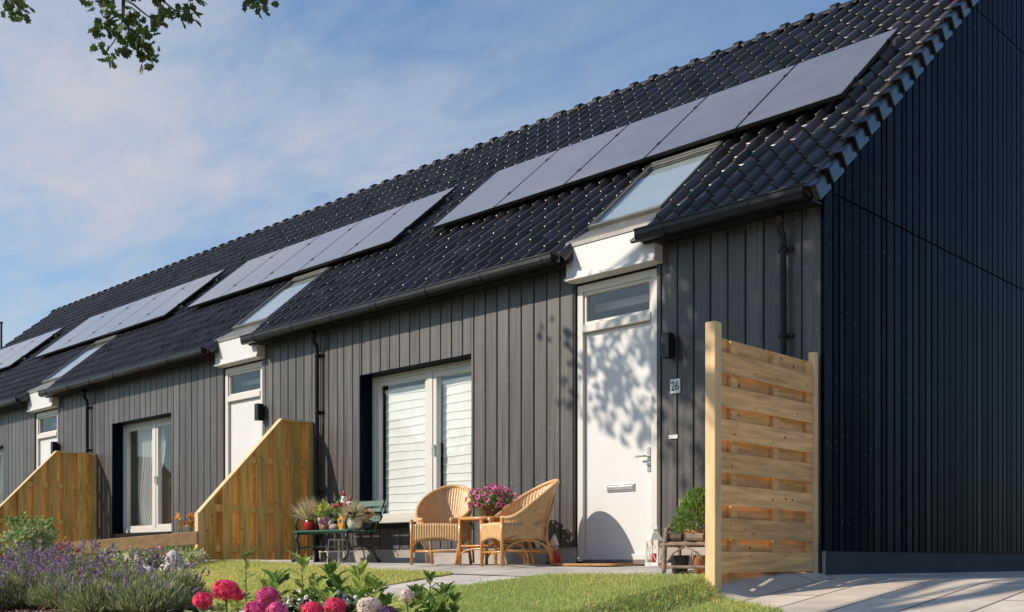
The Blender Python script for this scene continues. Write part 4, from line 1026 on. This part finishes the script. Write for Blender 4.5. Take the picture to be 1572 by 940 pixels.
# white lantern
lz = gz(-6.04, 8.12)
t = empty('garden_lantern', (-6.03, 8.10, lz), 'small white metal lantern standing right of the white door', 'lantern', rz=R(10))
mb = MB()
mb.box(-.068, .068, -.068, .068, 0, .035); mb.box(-.065, .065, -.065, .065, .225, .24)
for sx in (-1, 1):
    for sy in (-1, 1): mb.box(sx * .058 - .007, sx * .058 + .007, sy * .058 - .007, sy * .058 + .007, .035, .225)
for sy in (-1, 1):
    mb.tube([(-.05, sy * .058, .04), (.05, sy * .058, .22)], .004, 6); mb.tube([(.05, sy * .058, .04), (-.05, sy * .058, .22)], .004, 6)
    mb.tube([(sy * .058, -.05, .04), (sy * .058, .05, .22)], .004, 6); mb.tube([(sy * .058, .05, .04), (sy * .058, -.05, .22)], .004, 6)
mb.build('frame', M['offwhite'], t, local=True)
mb = MB(); mb.lathe([(.085, .24), (.05, .30), (.022, .33), (.022, .345), (0, .345)], (0, 0, 0), 4); mb.tube([(.03 * math.cos(a), 0, .36 + .03 * math.sin(a)) for a in np.linspace(-.5, math.pi + .5, 12)], .004, 6); mb.build('roof', M['offwhite'], t, local=True)
mb = MB(); mb.lathe([(.028, .036), (.028, .12), (0, .12)], (0, 0, 0), 12); mb.build('candle', M['redpaint'], t, local=True)
# rustic twig chair
tx, ty = -5.02, 7.27
t = empty('twig_chair', (tx, ty, gz(tx, ty - .1) - .0), 'rustic little chair of bent grey twigs against the timber screen', 'chair', rz=R(12))
def wob(p, q, k=6, a=.008):
    p, q = Vector(p), Vector(q); return [tuple(p.lerp(q, i / k) + Vector((random.uniform(-a, a), random.uniform(-a, a), 0)) * (0 if i in (0, k) else 1)) for i in range(k + 1)]
for sx in (-1, 1):
    mb = MB(); mb.tube(wob((sx * .19, -.17, 0), (sx * .18, -.16, .27)) + [(sx * .185, -.13, .345), (sx * .19, -.05, .385), (sx * .20, .10, .43), (sx * .21, .24, .50)], [.019] * 7 + [.018, .017, .016, .014], 8); mb.build('arm', M['twig'], t, local=True, smooth=True)
    mb = MB(); mb.tube(wob((sx * .2, .17, 0), (sx * .21, .22, .62)), .018, 8); mb.build('leg', M['twig'], t, local=True, smooth=True)
    mb = MB(); mb.tube(wob((sx * .19, -.17, .10), (sx * .2, .18, .10)), .012, 7); mb.tube(wob((sx * .19, -.17, .23), (sx * .2, .18, .23)), .013, 7); mb.build('side_rung', M['twig'], t, local=True, smooth=True)
mb = MB()
for y, zz in ((-.165, .235), (-.165, .055), (.17, .23), (.2, .45), (.215, .58)): mb.tube(wob((-.22, y, zz), (.22, y, zz)), .014, 7)
mb.tube([(-.18, -.168, .07), (-.1, -.172, .17), (0, -.175, .22)], .009, 6); mb.tube([(.18, -.168, .07), (.1, -.172, .17), (0, -.175, .22)], .009, 6)
mb.build('rung', M['twig'], t, local=True, smooth=True)
mb = MB()
for k in range(9): mb.tube(wob((-.19, -.15 + k * .038, .245), (.19, -.15 + k * .038, .245)), .014, 7)
mb.build('seat', M['twig'], t, local=True, smooth=True)
zb = gz(tx, ty - .1)
# conifer in pot on the chair
t = pot_thing('potted_conifer', (tx + .02, ty + .02, zb + .26), 'bushy green dwarf conifer in a terracotta pot on the twig chair', 'potted plant', [(.08, 0), (.115, .10), (.105, .10), (0, .09)], M['terracotta'])
mb = MB(); n = 2600; zz = rng.uniform(0, 1, n) ** 1.1; a = rng.uniform(0, 2 * math.pi, n); rr = (.20 * np.sqrt(np.clip(1 - (zz - .28) ** 2 / .55, 0, 1))) * rng.uniform(.55, 1.08, n) * (1 - .45 * zz)
P = np.column_stack([rr * np.cos(a), rr * np.sin(a), .07 + .34 * zz]); D = nrm(P - (0, 0, .1)) + rng.normal(0, .35, (n, 3)) + (0, 0, .5)
scatter(mb, 'oval', P, D, rng.uniform(.025, .05, n), .6); mb.build('foliage', M['leaf_mid'], t, local=True)
mb = MB(); mb.tube([(0, 0, .08), (0, 0, .3)], .012, 6); mb.build('stem', M['twig'], t, local=True)
t = pot_thing('flower_pot', (tx - .11, ty - .04, zb), 'black plastic pot standing under the twig chair', 'pot', [(.06, 0), (.08, .14), (.085, .15), (.07, .15), (0, .13)], M['darkpot'])
t = pot_thing('flower_pot', (tx + .08, ty - .02, zb), 'terracotta pot standing under the twig chair', 'pot', [(.05, 0), (.07, .13), (.078, .15), (.066, .15), (0, .13)], M['terracotta'])
# log pieces on the seat
for k, (dx_, lab) in enumerate(((-.10, 'short bark covered log lying on the twig chair, left end'), (.11, 'short split log lying on the twig chair beside the pot'))):
    mb = MB(); a = R(12); ox, oy = tx + dx_ , ty - .13
    mb.tube([(ox - .07, oy - .015, zb + .293), (ox + .07, oy + .015, zb + .293)], .034, 10); tag(mb.build('log', M['bark'] if k == 0 else M['twig'], smooth=False), lab, 'log', 'logs on the twig chair')
# unidentified grey metal fitting behind the post, given a made-up tap-like shape
t = empty('wall_fitting', (-5.30, YF - .02, .62), 'small grey metal wall fitting behind the pale screen post', 'fitting')
mb = MB(); mb.box(-.03, .03, -.03, .018, -.03, .09); mb.tube([(0, -.03, .05), (0, -.10, .05), (0, -.125, .02)], .012, 8); mb.tube([(-.07, -.07, .085), (.05, -.07, .085)], .007, 6); mb.tube([(0, -.07, .05), (0, -.07, .085)], .008, 6)
mb.build('body', M['steel'], t, local=True, bevel=.003)

# ------------------------------------------------------------------ planting
def w_at(px, D, z=None):
    """where a plant stands: world x,y at photo column px and distance D"""
    u = (px - 786) / 1647; return (D * (u * SN - CS), D * (u * CS + SN))

def lavender(x, y, r, hgt, n, nf, label):
    z = gz(x, y) - .01; t = empty('lavender_bush', (x, y, z), label, 'lavender', 'lavender bushes in the mulch bed')
    mb = MB(); a = rng.uniform(0, 2 * math.pi, n); q = np.sqrt(rng.uniform(0, 1, n)); th = q * R(82)
    d = np.column_stack([np.sin(th) * np.cos(a), np.sin(th) * np.sin(a), np.cos(th) * 1.05]); ln = rng.uniform(.45, 1.0, n)
    P = d * ln[:, None] * (r, r, hgt * .72) ; P[:, 2] = np.maximum(P[:, 2], .01)
    D = nrm(d + (0, 0, .7)) + rng.normal(0, .22, (n, 3))
    s = rng.uniform(.05, .10, n); scatter(mb, 'blade', P, D, s, .13); mb.build('foliage', M['lav_leaf'], t, local=True)
    st = MB(); fl = MB(); a = rng.uniform(0, 2 * math.pi, nf); q = np.sqrt(rng.uniform(0, 1, nf)); th = q * R(60)
    d = np.column_stack([np.sin(th) * np.cos(a), np.sin(th) * np.sin(a), np.cos(th)]); d = nrm(d + rng.normal(0, .10, (nf, 3)))
    base = d * (r * .85, r * .85, hgt * .62); L_ = rng.uniform(.09, .22, nf) * (hgt / .45)
    dd = nrm(d + (0, 0, .8)); tip = base + dd * L_[:, None]
    scatter(st, 'blade', base, dd, L_, .0035 / L_ * 1.4); 
    for k in range(4):
        P = tip + dd * (k * .016 - .008); scatter(fl, 'spike', P + rng.normal(0, .003, P.shape), nrm(dd + rng.normal(0, .3, P.shape)), rng.uniform(.022, .034, nf), .62)
    st.build('stems', M['lav_stem'], t, local=True); fl.build('flower_spikes', M['lav_flower'], t, local=True)['kind'] = 'stuff'
LAV = [ # px, D, radius, height, leaves, flowers, label
 (232, 8.75, .34, .40, 2600, 42, 'green lavender mound nearest the red hydrangeas, few open spikes'),
 (150, 8.85, .30, .38, 2200, 55, 'green lavender mound second from the hydrangeas at the bed edge'),
 (268, 9.5, .28, .40, 1500, 60, 'lavender bush at the lawn edge behind the first green mound'),
 (190, 9.9, .33, .46, 1700, 130, 'lavender bush with many spikes below the low timber rail'),
 (103, 9.4, .32, .47, 1900, 120, 'purple lavender bush in the middle of the bed'),
 (50, 9.75, .33, .46, 2000, 130, 'purple lavender bush by the bare mulch at lower left'),
 (3, 9.7, .33, .45, 1900, 110, 'lavender bush cut by the left edge of the picture'),
 (130, 10.6, .35, .52, 1500, 150, 'tall lavender bush at the back below the rail end'),
 (60, 10.4, .36, .54, 1500, 150, 'tall purple lavender bush in front of the white-leaved shrub'),
 (10, 10.3, .35, .52, 1300, 140, 'tall lavender bush at the far left back of the bed'),
 (-50, 9.6, .34, .48, 1300, 110, 'lavender bush just beyond the left edge'),
]
for px, D, r, hh, n, nf, lab in LAV:
    x, y = w_at(px, D); lavender(x, y, r, hh * .91, n, int(nf * .42), lab)

def leafy(px, D, top_z, spread, nst, m, label, ls=.135, name='leafy_perennial', group='leafy green perennials in front'):
    x, y = w_at(px, D); z = gz(x, y) - .01; H = top_z - z
    t = empty(name, (x, y, z), label, 'plant', group)
    sb = MB(); lb = MB()
    for k in range(nst):
        a = random.uniform(0, 6.28); q = math.sqrt(random.random()) * spread; hk = H * (1.0 if k == 0 else random.uniform(.55, .92))
        if k == 0: q *= .3
        p0 = Vector((q * .35 * math.cos(a), q * .35 * math.sin(a), 0)); p1 = Vector((q * math.cos(a), q * math.sin(a), hk - ls * .55))
        pts = [tuple(p0.lerp(p1, i / 4) + Vector((0, 0, .0)) ) for i in range(5)]
        sb.tube(pts, [.006, .0055, .005, .004, .003], 6)
        nl = int(12 * hk / .4); P = []; Dd = []; S_ = []
        for i in range(nl):
            f = .25 + .75 * i / max(1, nl - 1); b = i * 2.4 + random.uniform(-.3, .3); up = .25 + .9 * f ** 3
            P.append(p0.lerp(p1, f)); Dd.append((math.cos(b), math.sin(b), up)); S_.append(ls * random.uniform(.75, 1.15) * (.8 + .3 * f))
        for i in range(5):
            b = i * 1.26 + random.uniform(-.2, .2); P.append(p1); Dd.append((math.cos(b) * .7, math.sin(b) * .7, .9)); S_.append(ls * random.uniform(.7, 1.0))
        Dd = nrm(np.array(Dd)); up_ = np.tile(np.array([[0, 0, 1.0]]), (len(P), 1)) + rng.normal(0, .15, (len(P), 3))
        scatter(lb, 'long', np.array([list(p) for p in P]), Dd, np.array(S_), 1.35, UP=up_)
    sb.build('stems', M['leaf_mid'], t, local=True); lb.build('leaves', m, t, local=True)
leafy(468, 6.6, .035, .10, 4, M['leaf_bright'], 'tallest bright green leafy plant in front of the bench', .12)
leafy(512, 6.7, -.01, .10, 4, M['leaf_mid'], 'mid green leafy plant below the bench middle, right of the tallest')
leafy(552, 6.5, -.015, .12, 4, M['leaf_bright'], 'bright leafy plant below the right end of the bench')
leafy(425, 6.5, -.06, .11, 4, M['leaf_mid'], 'leafy plant with drooping leaves behind the crimson hydrangeas')
leafy(500, 6.2, -.11, .18, 9, M['leaf_bright'], 'low yellow-green leafy clump above the magenta hydrangeas', .10)
leafy(585, 6.4, -.09, .16, 9, M['leaf_bright'], 'low leafy clump left of the cream hydrangea', .09)
leafy(655, 6.5, -.07, .17, 11, M['leaf_mid'], 'dense feathery green plant at the path edge', .09)
leafy(677, 6.25, -.13, .15, 9, M['leaf_mid'], 'dark green leafy plant at the right end of the bed', .10)
leafy(377, 6.6, .06, .012, 1, M['leaf_mid'], 'single thin lily stalk standing over the lawn', .07)

def hydrangea(px, py, D, r, mname, label, grp='hydrangeas in the front bed', leaves=46):
    r *= .92; x, y = w_at(px, D); z = gz(x, y) - .01; hz = (862 - py) / 1647 * D
    t = empty('hydrangea', (x, y, z), label, 'hydrangea', grp)
    mb = MB(); n = int(260 * (r / .075) ** 2); d = rdir(n, .15); P = d * r * (1, 1, .80) * rng.uniform(.80, 1.06, (n, 1)) * (1 + .10 * np.sin(d[:, :1] * 7 + px) * np.sin(d[:, 1:2] * 6 + py)) + (0, 0, hz - z)
    X = nrm(np.cross(d, rng.normal(size=(n, 3)))); scatter(mb, 'petal4', P, X, rng.uniform(.020, .028, n), UP=nrm(d + rng.normal(0, .25, (n, 3)))); mb.build('flower_head', M[mname], t, local=True)
    mb = MB(); mb.tube([(0, .02, 0), (.01, 0, (hz - z) * .6), (0, 0, hz - z - r * .3)], .006, 6); mb.build('stem', M['leaf_mid'], t, local=True)
    mb = MB(); a = rng.uniform(0, 6.28, leaves); f = rng.uniform(.2, .86, leaves); H = hz - z - r * .5
    P = np.column_stack([.02 * np.cos(a), .02 * np.sin(a), f * H]); D_ = np.column_stack([np.cos(a), np.sin(a), rng.uniform(-.1, .6, leaves)])
    P += D_ * rng.uniform(0, .09, (leaves, 1))
    scatter(mb, 'oval', P, D_, rng.uniform(.06, .10, leaves), 1.1, UP=np.tile(np.array([[0, 0, 1.]]), (leaves, 1)) + rng.normal(0, .3, (leaves, 3))); mb.build('leaves', M['leaf_bright'], t, local=True)
hydrangea(347, 906, 6.2, .078, 'pink', 'tallest crimson hydrangea head, at the left end of the front bed')
hydrangea(311, 922, 6.15, .058, 'pink', 'small crimson hydrangea head at the far left of the front bed')
hydrangea(364, 914, 6.35, .045, 'pink', 'small crimson hydrangea head tucked right of the tallest')
hydrangea(411, 916, 6.1, .068, 'magenta', 'upper magenta hydrangea head between crimson and pink ones')
hydrangea(392, 936, 5.9, .062, 'magenta', 'lower magenta hydrangea head cut by the bottom edge, on the left')
hydrangea(425, 938, 5.85, .055, 'magenta', 'lower magenta hydrangea head cut by the bottom edge, under the upper magenta one')
hydrangea(480, 938, 5.9, .062, 'pink', 'pink hydrangea head at the bottom edge below the leafy clump')
hydrangea(514, 932, 6.0, .062, 'pink', 'pink hydrangea head right of the white blossoms')
hydrangea(566, 932, 5.9, .070, 'palepink', 'large cream pink hydrangea head at the bottom edge')
hydrangea(624, 915, 6.2, .044, 'palepink', 'small cream hydrangea head by the path')
hydrangea(596, 944, 5.85, .060, 'mauve', 'dusky mauve hydrangea head at the bottom edge')
# small white blossoms between the hydrangeas
x, y = w_at(480, 6.25); z = gz(x, y)
t = empty('white_flower_clump', (x, y, z), 'clump of small white blossoms between the pink hydrangeas', 'flowers')
mb = MB(); n = 110; sx_ = rng.uniform(-.22, .26, n); P = np.column_stack([sx_ * SN, sx_ * CS, rng.uniform(.17, .30, n)]) + rng.normal(0, .03, (n, 3)); scatter(mb, 'disc', P, rdir(n, .0), .035); mb.build('flowers', M['offwhite'], t, local=True)
mb = MB(); n = 260; sx_ = rng.uniform(-.26, .3, n); P = np.column_stack([sx_ * SN, sx_ * CS, rng.uniform(.02, .26, n)]) + rng.normal(0, .04, (n, 3)); scatter(mb, 'oval', P, rdir(n, .5), .06); mb.build('foliage', M['leaf_dark'], t, local=True)

def shrub(px, D, z_top, r, n, m, label, name='shrub', cat='shrub', ls=.05, accents=None, squash=1.0):
    x, y = w_at(px, D); z = gz(x, y); H = z_top - z
    t = empty(name, (x, y, z), label, cat)
    mb = MB(); mb.tube([(0, 0, 0), (.01, .01, H * .4), (0, .02, H * .7)], [.018, .014, .008], 6); mb.build('stem', M['twig'], t, local=True)
    d = rdir(n); k = rng.integers(0, 14, n); C = rng.normal(0, .36, (14, 3)) * (r, r, H * .32 * squash) + (0, 0, H * .55)
    P = C[k] + d * rng.uniform(.15, 1, (n, 1)) * (r * .42, r * .42, H * .22); P[:, 2] = np.clip(P[:, 2], .02, H)
    mb = MB(); scatter(mb, 'oval', P, nrm(d + (0, 0, .3)), rng.uniform(.6, 1.2, n) * ls); mb.build('foliage', m, t, local=True)
    if accents:
        am, na, sz = accents; d = rdir(na, .5); k = rng.integers(0, 14, na); P = C[k] + d * (r * .5, r * .5, H * .26); P[:, 2] = np.clip(P[:, 2], .05, H * 1.02)
        mb = MB(); scatter(mb, 'disc', P, rdir(na), sz); mb.build('flowers', am, t, local=True)
    return t
shrub(46, 11.6, .66, .27, 1500, M['leaf_white'], 'variegated white and green shrub in front of the farther wing screen', accents=(M['leaf_mid'], 260, .05))
shrub(92, 12.2, .30, .20, 160, M['leaf_mid'], 'low plant with red blossoms behind the lavender tips', 'flowering_plant', 'plant', .05, (M['red_fl'], 60, .05))
shrub(240, 12.6, .19, .26, 300, M['leaf_mid'], 'low rockery plant with pink blossoms under the timber rail', 'flowering_plant', 'plant', .05, (M['petunia'], 20, .04))
shrub(292, 12.9, .16, .18, 220, M['leaf_white'], 'pale leafed plant beside the white post foot', 'flowering_plant', 'plant', .05)
shrub(175, 12.4, .16, .30, 300, M['leaf_bright'], 'low bright green plant left of the pale rocks', 'flowering_plant', 'plant', .05)
# orange lilies behind the rail
x, y = w_at(290, 13.6); z = gz(x, y); t = empty('lily_clump', (x, y, z), 'clump of orange lilies on tall stalks beside the wing screen', 'flowers')
sb = MB(); fb = MB(); lb = MB()
for k in range(12):
    a = random.uniform(0, 6.28); q = random.uniform(0, .13); hh = random.uniform(.42, .58)
    p1 = (q * math.cos(a) * 1.2, q * math.sin(a), hh); sb.tube([(p1[0] * .4, p1[1] * .4, 0), p1], .005, 5)
    dd = rdir(6, .6); scatter(fb, 'oval', np.tile(p1, (6, 1)), dd, .075)
d = rdir(90, 1.2); scatter(lb, 'blade', rng.normal(0, .05, (90, 3)) * (1, 1, 0), d, rng.uniform(.2, .38, 90), .05)
sb.build('stalks', M['leaf_mid'], t, local=True); fb.build('flowers', M['orange'], t, local=True); lb.build('leaves', M['leaf_mid'], t, local=True)
# rocks under the rail
def rock(px, D, r, label, sq=.7):
    x, y = w_at(px, D); z = gz(x, y); bm = bmesh.new(); bmesh.ops.create_icosphere(bm, subdivisions=3, radius=1)
    o = rng.uniform(-9, 9, 3)
    for v in bm.verts:
        c = v.co.copy(); k = 1 + .22 * math.sin(3 * c.x + o[0]) * math.sin(2.6 * c.y + o[1]) + .16 * math.sin(4.7 * c.z + o[2] + 2 * c.x)
        v.co = Vector((c.x * k * r * 1.25, c.y * k * r, max(-.15, c.z * k) * r * sq * 1.3))
    me = bpy.data.meshes.new('rock'); bm.to_mesh(me); bm.free(); me.materials.append(M['stone'])
    ob = bpy.data.objects.new('rock', me); ob.location = (x, y, z); ob.rotation_euler = (0, 0, random.uniform(0, 6)); COL.objects.link(ob)
    tag(ob, label, 'rock', 'pale rocks under the low rail')
rock(268, 12.4, .155, 'largest pale rock under the low rail, nearest the white post foot', .95)
rock(222, 12.3, .12, 'flat pale rock in the middle under the low rail')
rock(200, 12.5, .10, 'smaller pale rock left of the flat one under the rail')
rock(285, 12.7, .09, 'small pale rock against the white post foot')

# bark chips on the mulch
mb = MB(); n = 5200; P = np.column_stack([rng.uniform(-10.6, -7.9, n), rng.uniform(2.6, 4.7, n)]); zc = g(P[:, 0], P[:, 1]) + rng.uniform(-.01, .022, n)
scatter(mb, 'oval', np.column_stack([P, zc]), rdir(n) * (1, 1, .35), rng.uniform(.02, .05, n), .9)
tag(mb.build('bark_mulch', M['chip'], origin=(-9, 3.8, -.4)), 'loose brown bark chips round the lavender', 'mulch', kind='stuff')

# lawns
grass('lawn_grass', LAWN_L, 105000, 'short sunlit grass of the left lawn', [M['blade'], M['blade2']], .62)
grass('lawn_grass', LAWN_R, 105000, 'short green grass of the right lawn beside the driveway', [M['blade'], M['blade2']], .34)

# ------------------------------------------------------------------ oak overhanging the street side
OX, OY = -7.3, -1.4
oz = gz(OX, OY) - .05
t = empty('oak_tree', (OX, OY, oz), 'oak tree whose leafy branch tips hang into the top left of the sky', 'tree')
mb = MB(); mb.tube([(OX, OY, oz), (OX + .05, OY + .05, oz + 1.2), (OX - .1, OY + .2, oz + 3.2), (OX - .4, OY + .8, oz + 5.2), (OX - .9, OY + 1.6, oz + 7.6), (OX - 1.2, OY + 2.1, oz + 9.9)], [.28, .20, .165, .13, .085, .03], 14); mb.build('trunk', M['bark'], t, smooth=True)
def in_view(P, pad=25):
    r_ = P[:, 0] * SN + P[:, 1] * CS; f_ = -P[:, 0] * CS + P[:, 1] * SN
    px = 786 + 1647 * r_ / np.maximum(f_, .05); py = 862 - 1647 * P[:, 2] / np.maximum(f_, .05)
    return (f_ > .1) & (px > -pad) & (px < 1572 + pad) & (py > -pad) & (py < 940 + pad)
cc = np.array((-9.9, .9, 8.9)); CL = []
while len(CL) < 64:
    d = rng.normal(size=3); d /= np.linalg.norm(d); p = cc + d * rng.uniform(.25, 1) ** .5 * np.array((1.5, 1.1, 2.6))
    CL.append(p)
CL = np.array(CL)
lm = MB()
for c in CL[::4]:
    s = Vector((OX - .4, OY + .8, oz + 5.2)).lerp(Vector((OX - .95, OY + 1.7, oz + 8.2)), random.random()); mid_ = s.lerp(Vector(c), .5) + Vector((0, 0, .25))
    lm.tube([tuple(s), tuple(mid_), tuple(c)], [.045, .025, .008], 6)
lm.build('limbs', M['bark'], t, smooth=True)
n = 8200; k = rng.integers(0, len(CL), n); P = CL[k] + rng.normal(0, .30, (n, 3)) * (1.1, 1.1, .75)
P = P[~in_view(P)]
_t = 8.4 - P[:, 1]; _sx = P[:, 0] + .7 * _t; _sz = P[:, 2] - .80 * _t; P = P[~((_sx < -6.7) | ((_sx < -6.05) & (_sz > 2.45)) | ((_sz < -.25) & (rng.random(len(P)) < .85)))]
cr_ = MB(); scatter(cr_, 'oval', P, rdir(len(P), -.1), rng.uniform(.10, .17, len(P)), 1.2); cr_.build('crown', M['oak'], t)

# the branch reaching over the garden, lobed leaves one by one
def at(px, py, D): u = (px - 786) / 1647; v = (862 - py) / 1647; return Vector((D * (u * SN - CS), D * (u * CS + SN), D * v))
br = MB(); st = Vector((OX - .5, OY + 1.0, oz + 5.8))
def zz(x, y): return (x / 3.133, y / 3.133)
tw = [[(600, -160), (598, 0), (595, 80), (575, 150), (545, 205), (515, 245)], [(598, 0), (640, 20), (700, 70), (760, 110)], [(595, 75), (555, 80), (510, 105), (470, 130)],
      [(590, 100), (640, 160), (690, 210), (735, 260)], [(760, -150), (790, 10), (840, 50), (900, 60)], [(780, -100), (860, -20), (930, 5)], [(480, -120), (480, 10), (500, 55)], [(1230, -120), (1235, 10), (1255, 45)], [(20, -120), (30, 10), (60, 60), (75, 100)], [(30, -20), (100, 40), (125, 60)]]
rootpt = at(*zz(600, -700), 9.4)
br.tube([tuple(st), tuple(st.lerp(rootpt, .5) + Vector((0, 0, .3))), tuple(rootpt)], [.09, .06, .035], 8)
tips = []
for li, tp in enumerate(tw):
    D0 = (9.0 if tp[0][0] > 1000 else 9.4 if tp[0][0] > 700 else 10.0) + random.uniform(-.2, .2)
    pts = [at(*zz(x, y), D0 + random.uniform(-.05, .05)) for x, y in tp]
    br.tube([tuple(p) for p in [rootpt.lerp(pts[0], .0)] + pts], [.022] + list(np.linspace(.012, .004, len(pts))), 6)
br.build('branch', M['bark'], t, smooth=True)
cl = [(480,20),(445,30),(520,55),(500,20),(450,150),(470,110),(480,175),(500,140),(545,150),(570,130),(580,190),(620,110),(640,170),(650,100),(680,110),(700,150),(740,100),(770,145),(690,180),(620,220),(600,235),(660,235),(710,215),(740,240),(735,270),(700,265),(720,300),(490,262),(510,290),(535,270),(800,70),(830,60),(850,95),(890,70),(900,90),(945,20),(910,30),(790,30),(860,30),(760,75),(1240,25),(1260,50),(1215,5),(1275,10),(30,25),(90,50),(60,95),(45,60),(120,70),(110,30),(10,10),(620,60),(600,160),(560,110)]
lv = MB(); PP = []; 
for (x, y) in cl:
    for _ in range(5):
        q = at(*zz(x + random.gauss(0, 17), y + random.gauss(0, 15) - 8), (9.0 if x > 1000 else 9.4 if x > 745 and y < 100 else 10.0) + random.gauss(0, .22)); PP.append(tuple(q))
for tp in tw:                                           # the same sprays go on above the picture
    for _ in range(9):
        x_, y_ = tp[0][0] + random.gauss(0, 45), random.uniform(-250, -25); D_ = 9.0 if tp[0][0] > 1000 else 9.5
        for _ in range(4): PP.append(tuple(at(*zz(x_ + random.gauss(0, 20), y_ + random.gauss(0, 16) - 6), D_ + random.gauss(0, .2))))
PP = np.array(PP); scatter(lv, 'oak', PP, rdir(len(PP), -.35), rng.uniform(.075, .125, len(PP)), 1.25)
lv.build('leaf_sprays', M['oak'], t)

# far trees across the street, seen only as reflections and side light
mb = MB(); n = 0
for k in range(46):
    if k < 30: cx, cy, R_ = -62 + k * 2.9 + random.uniform(-1, 1), -30 + random.uniform(-3, 3), random.uniform(2.4, 3.6)
    else: cx, cy, R_ = 17 + random.uniform(-2, 2), 4 + (k - 30) * 3.4, random.uniform(2.2, 3.2)
    hz_ = random.uniform(3.4, 4.6); m_ = 240
    d = rdir(m_); P = np.array((cx, cy, hz_ - .6)) + d * (R_, R_, hz_) * rng.uniform(.6, 1.05, (m_, 1)); P = P[P[:, 2] > -1]
    scatter(mb, 'oval', P, rdir(len(P)), rng.uniform(.9, 1.5, len(P)), 1.3)
    mb.tube([(cx, cy, -1.1), (cx, cy, 3)], .2, 6)
tag(mb.build('tree_belt', M['wood_far'], origin=(-10, -30, -1)), 'dense belt of leafy trees across the street', 'trees', kind='stuff')

# thin mast beyond the far end of the row
mb = MB(); p = at(2, 530, 60); mb.tube([(p.x, p.y, -.5), (p.x, p.y, p.z + 1.25)], [.10, .06], 8)
mb.tube([(p.x, p.y, p.z + 1.2), (p.x, p.y, p.z + 1.3)], .09, 8)
tag(mb.build('mast', M['black']), 'thin dark mast beyond the far end of the roofs', 'mast')
